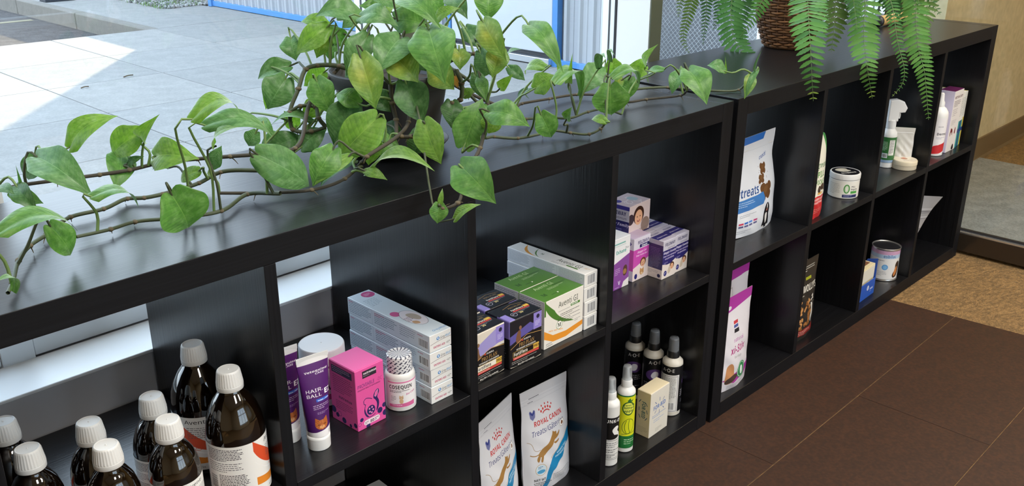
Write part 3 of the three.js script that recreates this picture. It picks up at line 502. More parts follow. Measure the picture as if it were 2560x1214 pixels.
// ---------------------------------------------------------------- fern in a wicker basket
{
  const BK = [2.129, TOP2, -0.251];
  const bk = thing('wicker_basket', 'round brown woven wicker basket holding the fern', 'basket', BK);
  const wick = [0x6b4522, 0x805530, 0x57361a].map((c) => std({ color: c, roughness: 0.7 }));
  const rad = (y) => 0.056 + 0.028 * Math.sin(Math.min(1, y / 0.13) * Math.PI * 0.62);
  part('liner', revolve([[0, 0.003], [0.05, 0.003], [0.072, 0.05], [0.07, 0.13], [0, 0.125]], 24), std({ color: 0x241610, roughness: 0.9 }), bk);
  part('base', revolve([[0, 0], [0.056, 0], [0.058, 0.004], [0.054, 0.008], [0, 0.008]], 32), wick[0], bk);
  const NS = 26;
  for (let k = 0; k < NS; k++) { const a = k / NS * 2 * Math.PI, P = []; for (let i = 0; i <= 7; i++) { const y = 0.003 + i * 0.0185, r = rad(y); P.push(V(r * Math.sin(a), y, r * Math.cos(a))); } part('stake', tube(P, 0.0022, 12, 5), wick[2], bk); }
  for (let row = 0; row < 19; row++) { const y = 0.007 + row * 0.0068, P = []; for (let k = 0; k < NS * 2; k++) { const a = k / (NS * 2) * 2 * Math.PI, r = rad(y) + (k % 2 ? 0 : ((k / 2 + row) % 2 ? 0.0032 : -0.0028)); P.push(V(r * Math.sin(a), y + 0.0006 * Math.sin(k * 1.7 + row), r * Math.cos(a))); } part('strand', new THREE.TubeGeometry(new THREE.CatmullRomCurve3(P, true), NS * 5, 0.0033, 5, true), wick[row * 7 % 3], bk); }
  part('rim', new THREE.TorusGeometry(rad(0.137) + 0.001, 0.006, 8, 40).rotateX(Math.PI / 2).translate(0, 0.137, 0), wick[0], bk);
  const t = thing('potted_fern', 'long arching Boston fern spilling out of a wicker basket over the shelf edge', 'fern', BK);
  part('soil', revolve([[0.069, 0.126], [0.04, 0.131], [0, 0.132]], 20), std({ color: 0x1c140e, roughness: 1 }), t);
  const fm = (c, tr) => phys({ color: c, roughness: 0.9, transmission: tr, thickness: 0, clearcoat: 0.2, clearcoatRoughness: 0.4, side: THREE.DoubleSide });
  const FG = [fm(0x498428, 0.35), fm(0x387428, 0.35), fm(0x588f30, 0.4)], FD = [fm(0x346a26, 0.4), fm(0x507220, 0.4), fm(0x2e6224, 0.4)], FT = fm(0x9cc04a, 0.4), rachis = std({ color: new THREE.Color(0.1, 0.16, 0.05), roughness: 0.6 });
  // one leaflet: scalloped lance, length 1 along x, slightly cupped and drooping
  function leaflet(seed, m = 1) {
    const n = 9, pos = [], idx = [], uv = [];
    for (let i = 0; i <= n; i++) { const v = i / n, h = (0.15 * Math.pow(Math.sin(Math.PI * Math.min(1, 0.13 + v * 0.87)), 0.7) + 0.012) * (1 + 0.13 * Math.sin(i * 2.9 + seed)), d = -0.09 * v * v, tw = 0.05 * Math.sin(v * 3 + seed); pos.push(v, (h + 0.06 * v * v) * m, d + 0.03 + tw * 0.3, v, 0.03 * v * m, d, v, (-h + 0.06 * v * v) * m, d + 0.03 - tw * 0.3); uv.push(v, 1, v, 0.5, v, 0); if (i) { const a = (i - 1) * 3; for (const o of [0, 1]) m > 0 ? idx.push(a + o, a + o + 3, a + o + 1, a + o + 1, a + o + 3, a + o + 4) : idx.push(a + o, a + o + 1, a + o + 3, a + o + 1, a + o + 4, a + o + 3); } }
    const g = new THREE.BufferGeometry(); g.setAttribute('position', new THREE.Float32BufferAttribute(pos, 3)); g.setAttribute('uv', new THREE.Float32BufferAttribute(uv, 2)); g.setIndex(idx); g.computeVertexNormals(); return g;
  }
  const LT = [0, 1.3, 2.6, 3.9].map((k) => leaflet(k)), LR = [0, 1.3, 2.6, 3.9].map((k) => leaflet(k, -1)), CAM = V(-0.1892, 1.1822, 0.9862).sub(V(...BK));
  let parts = 0, fk = 0;
  function fr(ln, pts, kind) {
    const root = V(rr(-0.03, 0.03), 0.13, rr(-0.03, 0.03)), P = [root, ...pts.map((p) => V(p[0] - BK[0], p[1] - BK[1], p[2] - BK[2]))], c = new THREE.CatmullRomCurve3(P, false, 'centripetal'), len = c.getLength();
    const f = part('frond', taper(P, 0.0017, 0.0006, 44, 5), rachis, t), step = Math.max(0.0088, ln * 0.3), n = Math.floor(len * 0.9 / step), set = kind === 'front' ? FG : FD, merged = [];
    const m0 = set[fk % 3], m1 = set[(fk + 1) % 3]; fk++;
    for (let i = 0; i < n; i++) { const u = 0.1 + 0.9 * (i + 0.4) / n, q = c.getPointAt(u), T = c.getTangentAt(u), view = CAM.clone().sub(q).normalize().add(V(0, 0.35, 0));
      const N = view.addScaledVector(T, -view.dot(T)).normalize(), S = T.clone().cross(N).normalize(), L = ln * Math.min(1, 0.45 + u * 1.6) * Math.pow(Math.min(1, (1 - u) * 3.2 + 0.08), 0.75);
      for (const s of [-1, 1]) { const side = S.clone().multiplyScalar(s).addScaledVector(T, 0.16 + 0.3 * u + rr(-0.06, 0.06)).addScaledVector(N, rr(-0.22, 0.1)).normalize(), Z = N.clone().addScaledVector(side, -N.dot(side)).normalize(), Yv = Z.clone().cross(side);
        const M = new THREE.Matrix4().makeBasis(side.multiplyScalar(L), Yv.multiplyScalar(Math.min(L, ln * 0.9) * 0.95), Z.multiplyScalar(L)).setPosition(q.x, q.y, q.z), g = (Yv.dot(T) > 0 ? LT : LR)[(i + (s > 0 ? 2 : 0)) % 4];
        if (kind === 'front' && u > 0.34 && parts < 290) { parts++; const m = shade(new THREE.Mesh(g, u > 0.965 ? FT : i % 3 ? m0 : m1)); m.name = 'leaflet'; m.applyMatrix4(M); f.add(m); } else merged.push(g.clone().applyMatrix4(M)); } }
    if (merged.length) tag(part('leaflets', mergeGeometries(merged), m0, f), null, null, null, 'stuff');
  }
  fr(0.0476,[[2.112,.998,-.241],[2.027,.959,-.166],[1.868,.923,-.070],[1.773,.875,-.010],[1.733,.822,.022],[1.735,.771,.030],[1.753,.721,.030]],'front');
  fr(0.0408,[[2.149,.978,-.213],[2.118,.945,-.144],[2.100,.899,-.115],[2.084,.833,-.101],[2.075,.775,-.096]],'back');
  fr(0.0422,[[2.152,1.008,-.208],[2.128,.966,-.104],[2.114,.904,-.045],[2.089,.850,-.028],[2.074,.809,-.014],[2.030,.756,.022],[2.064,.678,.030]],'front');
  fr(0.0299,[[2.126,1.000,-.193],[2.097,.959,-.098],[2.073,.916,-.059],[2.061,.871,-.039],[2.055,.839,-.028]],'back');
  fr(0.019,[[2.161,1.008,-.190],[2.160,.967,-.066],[2.151,.905,.003],[2.131,.861,.029],[2.119,.811,.050],[2.113,.747,.079],[2.108,.714,.081],[2.094,.683,.066]],'front');
  fr(0.0354,[[2.174,1.016,-.209],[2.199,.976,-.034],[2.195,.914,.042],[2.174,.851,.066],[2.152,.795,.090],[2.143,.748,.115],[2.141,.687,.132],[2.142,.630,.145]],'front');
  fr(0.0381,[[2.183,1.016,-.213],[2.218,.981,-.085],[2.226,.918,-.006],[2.216,.862,.019],[2.204,.810,.038],[2.197,.787,.046]],'back');
  fr(0.0408,[[2.205,1.025,-.215],[2.276,.999,-.061],[2.295,.934,.018],[2.287,.877,.044],[2.258,.831,.055],[2.243,.799,.068]],'back');
  fr(0.0354,[[2.219,1.024,-.210],[2.300,.978,-.058],[2.318,.912,.018],[2.324,.876,.050],[2.321,.860,.066]],'back');
  fr(0.0272,[[2.169,1.016,-.218],[2.206,.954,-.065],[2.202,.898,-.029],[2.199,.860,-.014],[2.193,.832,-.004]],'back');
  fr(0.0408,[[2.079,1.007,-.303],[2.013,.958,-.341],[1.989,.890,-.343],[1.974,.832,-.330],[1.971,.792,-.314],[1.968,.765,-.287],[1.968,.748,-.256],[1.974,.747,-.223],[1.985,.755,-.191]],'front');
  fr(0.0381,[[2.101,.995,-.303],[2.062,.956,-.334],[2.046,.895,-.342],[2.027,.836,-.336],[2.018,.785,-.331]],'back');
  fr(0.0258,[[2.067,.999,-.261],[2.014,.944,-.253],[1.991,.897,-.256],[1.978,.857,-.268],[1.975,.826,-.285],[1.973,.801,-.300]],'front');
  fr(0.0245,[[2.096,1.015,-.314],[2.047,.970,-.448],[2.028,.896,-.483],[2.013,.833,-.490],[2.000,.780,-.493],[1.999,.754,-.485],[2.001,.736,-.469]],'back');
  fr(0.0218,[[2.096,1.015,-.314],[2.039,.972,-.419],[2.027,.899,-.442],[2.019,.837,-.437],[2.009,.796,-.433],[2.009,.762,-.433]],'back');
  fr(0.0245,[[2.096,1.005,-.313],[2.050,.963,-.400],[2.051,.899,-.419],[2.042,.848,-.415],[2.038,.800,-.422]],'back');
  fr(0.0245,[[2.096,1.005,-.313],[2.045,.979,-.473],[2.031,.904,-.519],[2.026,.861,-.528],[2.017,.824,-.525]],'back');
  fr(0.0381,[[2.151,1.015,-.253],[2.193,1.013,-.068],[2.192,.960,.016],[2.187,.920,.050],[2.184,.893,.065]],'back');
  fr(0.0381,[[2.151,1.015,-.253],[2.193,1.009,-.130],[2.211,.944,-.055],[2.208,.902,-.039],[2.195,.868,-.042]],'back');  const ct = thing('cardboard_tube', 'short tan roll with a dark end lying behind the fern', 'tube', [2.74, TOP2 + 0.0165, -0.225], -0.05);
  part('tube', new THREE.CylinderGeometry(0.0155, 0.0155, 0.2, 28).rotateZ(Math.PI / 2), std({ color: 0xb9975f, roughness: 0.8 }), ct);
  part('end_cap', revolve([[0, 0], [0.0165, 0], [0.0165, 0.012], [0.0158, 0.014]], 24).rotateZ(-Math.PI / 2).translate(-0.104, 0, 0), blackPlastic, ct);
}

// ---------------------------------------------------------------- print helpers (drawn in millimetres)
function txt(c, s, x, y, size, o = {}) {
  c.save(); c.translate(x, y); if (o.rot) c.rotate(o.rot); if (o.sx || o.skew) c.transform(o.sx ?? 1, 0, -(o.skew ?? 0), 1, 0, 0);
  c.font = `${o.italic ? 'italic ' : ''}${o.bold === false ? '' : 'bold '}${size}px ${o.font ?? 'sans-serif'}`; c.textAlign = o.align ?? 'left'; c.textBaseline = 'alphabetic';
  if (o.stroke) { c.strokeStyle = o.stroke; c.lineWidth = o.lw ?? 0.6; c.lineJoin = 'round'; c.strokeText(s, 0, 0); } c.fillStyle = o.color ?? '#111'; c.fillText(s, 0, 0); c.restore();
}
// lines of print too small to read
function small(c, x, y, w, rows, lh, color, fill = 0.45) {
  c.fillStyle = color; for (let r = 0; r < rows; r++) { let q = x; const end = x + w * (r === rows - 1 ? 0.55 : rr(0.85, 1)); while (q < end) { const l = rr(0.6, 2.4) * lh * 0.55; c.fillRect(q, y + r * lh, Math.min(l, end - q), lh * fill); q += l + lh * 0.25; } }
}
function bars(c, x, y, w, h, vert) { c.fillStyle = '#fff'; c.fillRect(x - 0.6, y - 0.6, w + 1.2, h + 1.2); c.fillStyle = '#151515'; let q = 0; const L = vert ? h : w; while (q < L) { const b = rr(0.3, 1.3) * L / 26; if (vert) c.fillRect(x, y + q, w, Math.min(b, h - q)); else c.fillRect(x + q, y, Math.min(b, w - q), h); q += b + rr(0.4, 1.4) * L / 30; } }
function rect(c, x, y, w, h, f) { c.fillStyle = f; c.fillRect(x, y, w, h); }
function disc(c, x, y, r, f, ry) { c.fillStyle = f; c.beginPath(); c.ellipse(x, y, r, ry ?? r, 0, 0, 7); c.fill(); }
function ring(c, x, y, r, s, lw, ry) { c.strokeStyle = s; c.lineWidth = lw; c.beginPath(); c.ellipse(x, y, r, ry ?? r, 0, 0, 7); c.stroke(); }
function poly(c, p, f, s, lw) { c.beginPath(); p.forEach(([x, y], i) => i ? c.lineTo(x, y) : c.moveTo(x, y)); c.closePath(); if (f) { c.fillStyle = f; c.fill(); } if (s) { c.strokeStyle = s; c.lineWidth = lw; c.stroke(); } }
function blob(c, p, f) { c.fillStyle = f; c.beginPath(); const n = p.length; for (let i = 0; i < n; i++) { const a = p[i], b = p[(i + 1) % n], m = [(a[0] + b[0]) / 2, (a[1] + b[1]) / 2]; i ? c.quadraticCurveTo(a[0], a[1], m[0], m[1]) : (c.moveTo((p[n - 1][0] + a[0]) / 2, (p[n - 1][1] + a[1]) / 2), c.quadraticCurveTo(a[0], a[1], m[0], m[1])); } c.closePath(); c.fill(); }
function arcBand(c, p0, p1, p2, q1, f) { c.fillStyle = f; c.beginPath(); c.moveTo(...p0); c.quadraticCurveTo(...p1, ...p2); c.quadraticCurveTo(...q1, ...p0); c.fill(); }
// a furry face: ears, muzzle, eyes
function furFace(c, x, y, s, a, b) {
  poly(c, [[x - s, y - s * 0.2], [x - s * 0.85, y - s * 1.5], [x - s * 0.15, y - s * 0.8]], a); poly(c, [[x + s, y - s * 0.2], [x + s * 0.85, y - s * 1.5], [x + s * 0.15, y - s * 0.8]], a);
  disc(c, x, y, s, a, s * 0.95); for (let i = 0; i < 50; i++) { c.strokeStyle = i % 2 ? b : '#5a2c10'; c.lineWidth = s * 0.04; const t = rr(0, 6.3), r = rr(0.2, 0.95) * s; c.beginPath(); c.moveTo(x + Math.cos(t) * r, y + Math.sin(t) * r); c.lineTo(x + Math.cos(t) * (r + s * 0.18), y + Math.sin(t) * (r + s * 0.18)); c.stroke(); }
  disc(c, x, y + s * 0.42, s * 0.42, b, s * 0.32); poly(c, [[x - s * 0.12, y + s * 0.22], [x + s * 0.12, y + s * 0.22], [x, y + s * 0.36]], '#7a3a2a');
  for (const k of [-1, 1]) { c.strokeStyle = '#2a1408'; c.lineWidth = s * 0.09; c.beginPath(); c.moveTo(x + k * s * 0.25, y - s * 0.02); c.quadraticCurveTo(x + k * s * 0.45, y - s * 0.14, x + k * s * 0.62, y + s * 0.02); c.stroke(); }
}
function person(c, x, y, s, hair) { disc(c, x, y, s, hair); disc(c, x, y + s * 0.25, s * 0.72, '#e0ab86', s * 0.85); for (const k of [-1, 1]) disc(c, x + k * s * 0.27, y + s * 0.15, s * 0.08, '#3a2418'); c.strokeStyle = '#a04840'; c.lineWidth = s * 0.12; c.beginPath(); c.arc(x, y + s * 0.45, s * 0.26, 0.3, 2.8); c.stroke(); }
// a carton: x, z is its left front bottom corner
const pm = (t, rough, cc = 0.0) => phys({ color: 0xffffff, map: t, roughness: rough, clearcoat: cc, clearcoatRoughness: 0.15 });
function cartonArt(w, h, d, k, base, front, side, top) {
  const W = w * 1000, H = h * 1000, D = d * 1000;
  return canvasTex(Math.round((W + D) * k), Math.round((H + D) * k), (c) => {
    c.scale(k, k); rect(c, 0, 0, W + D, H + D, base);
    const reg = (x, y, a, b, f) => { if (!f) return; c.save(); c.beginPath(); c.rect(x, y, a, b); c.clip(); c.translate(x, y); f(c, a, b); c.restore(); };
    reg(0, D, W, H, front); reg(W, D, D, H, side); reg(0, 0, W, D, top);
  });
}
function cartonGeo(w, h, d, r = 0.0012) {
  const g = rbox(w, h, d, r, 2), P = g.attributes.position, n = P.count / 6, W = w + d, H = h + d, U = new Float32Array(P.count * 2);
  for (let i = 0; i < P.count; i++) {
    const f = Math.floor(i / n), x = P.getX(i) / w + 0.5, y = P.getY(i) / h + 0.5, z = P.getZ(i) / d + 0.5; let a, b, X = 0, Y = 0, sx = w, sy = h;
    if (f === 0) { a = 1 - z; b = y; X = w; sx = d; } else if (f === 1) { a = z; b = y; X = w; sx = d; } else if (f === 2) { a = x; b = 1 - z; Y = h; sy = d; } else if (f === 3) { a = 0.98; b = 0.98; X = w; Y = h; sx = d; sy = d; } else if (f === 4) { a = x; b = y; } else { a = 1 - x; b = y; }
    U[2 * i] = (X + a * sx) / W; U[2 * i + 1] = (Y + b * sy) / H;
  }
  g.setAttribute('uv', new THREE.BufferAttribute(U, 2)); return moved(g, 0, h / 2, 0);
}
function carton(o) {
  const { w, h, d } = o, turn = o.turn ?? 0, cx = w / 2, cz = -d / 2;
  const t = thing(o.name, o.label, o.cat ?? 'box', [o.x + cx * Math.cos(turn) + cz * Math.sin(turn), o.y, o.z - cx * Math.sin(turn) + cz * Math.cos(turn)], turn, o.group);
  part('carton', o.geo ?? cartonGeo(w, h, d), o.mat, t);
  if (o.flap) part('tuck_flap', moved(rbox(w - 0.002, 0.0008, d - 0.003, 0.0003), 0, h + 0.0002, -0.0005), o.flap, t);
  if (o.seam) part('end_flap', moved(rbox(w - 0.003, h * 0.5, 0.0007, 0.0003), 0, h * 0.26, d / 2 + 0.0002), o.seam, t);
  return t;
}
// a standing pouch: width, height, depth; front art
function pouchGeo(w, h, D, s, o = {}) {
  const nu = 18, nv = 26, pos = [], uv = [], idx = [], q = o.seed ?? 1;
  for (let j = 0; j <= nv; j++) { const v = j / nv; for (let i = 0; i <= nu; i++) {
    const u = i / nu * 2 - 1, f = v < 0.1 ? 0.8 + 2 * v : v < 0.86 ? 1 - Math.pow((v - 0.1) / 0.76, 1.7) * 0.93 : 0.07 * Math.max(0, 1 - (v - 0.86) * 8), wn = 1 - (o.pinch ?? 0.05) * Math.exp(-Math.pow((v - 0.78) / 0.12, 2)) + (o.flare ?? 0) * Math.max(0, 0.3 - v) + (o.belly ?? 0) * THREE.MathUtils.smoothstep(0.76 - v, 0, 0.36), round = o.round ? Math.sqrt(Math.max(0, 1 - Math.pow(Math.max(0, (v - 1 + o.round) / o.round), 2))) : 1;
    const wr = 0.0013 * Math.sin(u * 4 + v * 13 + q) * Math.sin(v * 9 + q * 2) + 0.0011 * Math.sin(v * 31 + u * 9 + q) * (1 - u * u);
    const z = s * (Math.pow(Math.max(0, 1 - u * u), 0.62) * f * D / 2 + 0.0006) + wr * f + (o.curl ?? 0) * v * v * u + (o.lean ?? 0) * v;
    pos.push(u * w / 2 * wn * round, v * h * (1 - (o.sag ?? 0) * u * u) + (v < 0.02 ? Math.pow(Math.abs(u), 3) * 0.004 : 0), z); uv.push(i / nu, v);
    if (i && j) { const a = (j - 1) * (nu + 1) + i - 1, b = a + nu + 1; s > 0 ? idx.push(a, a + 1, b, a + 1, b + 1, b) : idx.push(a, b, a + 1, a + 1, b, b + 1); }
  } }
  const g = new THREE.BufferGeometry(); g.setAttribute('position', new THREE.Float32BufferAttribute(pos, 3)); g.setAttribute('uv', new THREE.Float32BufferAttribute(uv, 2)); g.setIndex(idx); g.computeVertexNormals(); return g;
}
function pouch(o) {
  const t = thing(o.name ?? 'pouch', o.label, 'pouch', [o.x, o.y, o.z], o.turn ?? 0, o.group), k = o.k ?? 3;
  const m = o.mat ?? phys({ color: 0xffffff, map: canvasTex(Math.round(o.w * 1000 * k), Math.round(o.h * 1000 * k), (c) => { c.scale(k, k); o.art(c, o.w * 1000, o.h * 1000); }), roughness: o.rough ?? 0.32, clearcoat: 0.2, clearcoatRoughness: 0.2, side: THREE.DoubleSide });
  part('front_panel', pouchGeo(o.w, o.h, o.D, 1, o), m, t); part('back_panel', pouchGeo(o.w, o.h, o.D, -1, o), o.back, t);
  const base = pouchGeo(o.w, o.h, o.D, 1, o), P = [], nu = 18, ps = base.attributes.position, sh = new THREE.Shape();
  for (let i = 0; i <= nu; i++) P.push(new THREE.Vector2(ps.getX(i), -ps.getZ(i))); for (let i = nu; i >= 0; i--) P.push(new THREE.Vector2(ps.getX(i), ps.getZ(i)));
  part('gusset', new THREE.ShapeGeometry(new THREE.Shape(P)).rotateX(-Math.PI / 2).translate(0, 0.0015, 0), o.back, t);
  if (o.zip !== 0) part('zip_strip', moved(rbox(o.w * 0.86, 0.003, 0.0034, 0.001), 0, o.h * (o.zip ?? 0.87), (o.lean ?? 0) * 0.87), o.zipMat ?? o.back, t);
  t.userData.pm = undefined; delete t.userData.pm; return [t, m];
}
// a round container with a printed band; face is the compass angle the print looks towards
function labelBand(t, r, y0, h, tex, face, rough = 0.4, name = 'printed_label') { const m = part(name, new THREE.CylinderGeometry(r, r, h, 48, 1, true), pm(tex, rough, 0.1), t, [0, y0 + h / 2, 0], [0, face - Math.PI, 0]); return m; }
const ribs = (n, a) => (th, y) => 1 + a * Math.max(-0.6, Math.cos(th * n));
const FACE = -0.98;

// ---------------------------------------------------------------- left unit: brown bottles
{
  const amber = phys({ color: 0x0c0502, roughness: 0.04, transmission: 0.08, thickness: 0.05, ior: 1.5, clearcoat: 1, clearcoatRoughness: 0.03 });
  const capMat = std({ color: new THREE.Color(0.74, 0.74, 0.72), roughness: 0.4 });
  const lab = canvasTex(1024, 480, (c, W, H) => {
    const k = W / 239; c.scale(k, k); const h = H / k; rect(c, 0, 0, 239, h, '#efeeea');
    small(c, 44, 6, 52, 8, 3.1, '#3a3a40'); small(c, 44, 34, 50, 5, 4, '#4a4a50', 0.3); small(c, 60, 58, 40, 12, 3.2, '#333338'); bars(c, 44, 62, 12, 26, true); small(c, 44, 98, 40, 2, 4, '#444');
    c.save(); c.beginPath(); c.rect(108, 0, 90, h); c.clip(); arcBand(c, [104, -6], [108, 66], [182, 78], [142, 44], '#d9502c'); arcBand(c, [108, 40], [125, 78], [190, 82], [130, 84], '#ffffff'); poly(c, [[109, 74], [150, 86], [196, 84], [196, 98], [140, 98], [109, 90]], '#e58a2c'); c.restore();
    txt(c, 'Aventi', 128, 14, 11, { bold: false }); txt(c, 'Aventi', 190, 14, 11, { bold: false }); c.fillStyle = '#d9472b'; small(c, 130, 22, 46, 6, 4, '#555', 0.3); txt(c, 'M', 139, 66, 8, { color: '#d9472b', font: 'serif' }); ring(c, 142.5, 63, 6, '#d9472b', 0.8); txt(c, 'AVENTIX', 130, 108, 5, { bold: false, color: '#444' }); txt(c, 'AVENTIX', 96, 106, 5, { bold: false, color: '#555' });
    small(c, 4, 10, 36, 24, 3.6, '#77777c', 0.35); small(c, 202, 20, 34, 18, 4, '#77777c', 0.35);
  });
  const labMat = pm(lab, 0.4, 0.1);
  function bottle(x, z, big, face, label) {
    const t = thing('medicine_bottle', label, 'bottle', [x, S1, z], 0, 'brown liquid medicine bottles with white screw caps');
    const R = big ? 0.0395 : 0.0325, H = big ? 0.1635 : 0.131, lh = big ? 0.094 : 0.076;
    part('body', revolve([[0, 0], [R - 0.003, 0], [R, 0.003], [R, lh + 0.004], [R * 0.985, lh + 0.01], [R * 0.93, lh + (H - lh) * 0.36], [R * 0.8, lh + (H - lh) * 0.6], [R * 0.6, lh + (H - lh) * 0.8], [R * 0.45, H - 0.006], [0.0155, H - 0.002], [0.015, H + 0.004], [0.0125, H + 0.02], [0, H + 0.02]], 48), amber, t);
    part('printed_label', new THREE.CylinderGeometry(R + 0.0004, R + 0.0004, lh - 0.009, 48, 1, true), labMat, t, [0, 0.009 + (lh - 0.009) / 2, 0], [0, face, 0]);
    const c0 = H - 0.001, c1 = H + 0.0265;
    part('screw_cap', revolve([[0.0162, c0], [0.0176, c0], [0.0178, c0 + 0.006], [0.0174, c0 + 0.0066], [0.0174, c0 + 0.0066], [0.0174, c0 + 0.0085], [0.0152, c1 - 0.003], [0.0146, c1 - 0.0009], [0.0134, c1], [0.0134, c1], [0.0126, c1], [0.012, c1 - 0.0009], [0, c1 - 0.0009]], 120, (a, y, i) => i > 4 && i < 7 ? 1 + 0.022 * Math.max(-0.5, Math.cos(a * 30)) : 1), capMat, t);
    part('moulding_point', new THREE.SphereGeometry(0.0009, 8, 6), capMat, t, [0, c1 - 0.0006, 0]);
    return t;
  }
  // the orange front of the label sits at u = 0.6 of the wrap
  const A = (d) => FACE + d - 1.2 * Math.PI;
  bottle(0.331, -0.143, true, A(0.3), 'large brown bottle at the back against the divider, its orange-swoosh label half hidden');
  bottle(0.3285, -0.042, true, A(1.95), 'large brown bottle nearest the divider in front, small print and barcode facing out');
  bottle(0.248, -0.105, false, A(1.6), 'small brown bottle close behind another, first white cap left of the two large bottles');
  bottle(0.236, -0.036, false, A(1.3), 'small brown bottle at the shelf edge right beside the large front bottle');
  bottle(0.164, -0.101, false, A(2), 'small brown bottle behind the second cap from the divider at the shelf edge');
  bottle(0.157, -0.035, false, A(2), 'small brown bottle at the shelf edge, second of the small ones from the divider');
  bottle(0.089, -0.179, false, A(2), 'small brown bottle farthest back, its cap cut by the left edge of the photo');
  bottle(0.088, -0.095, false, A(2), 'small brown bottle in front of the one cut by the photo edge');
}

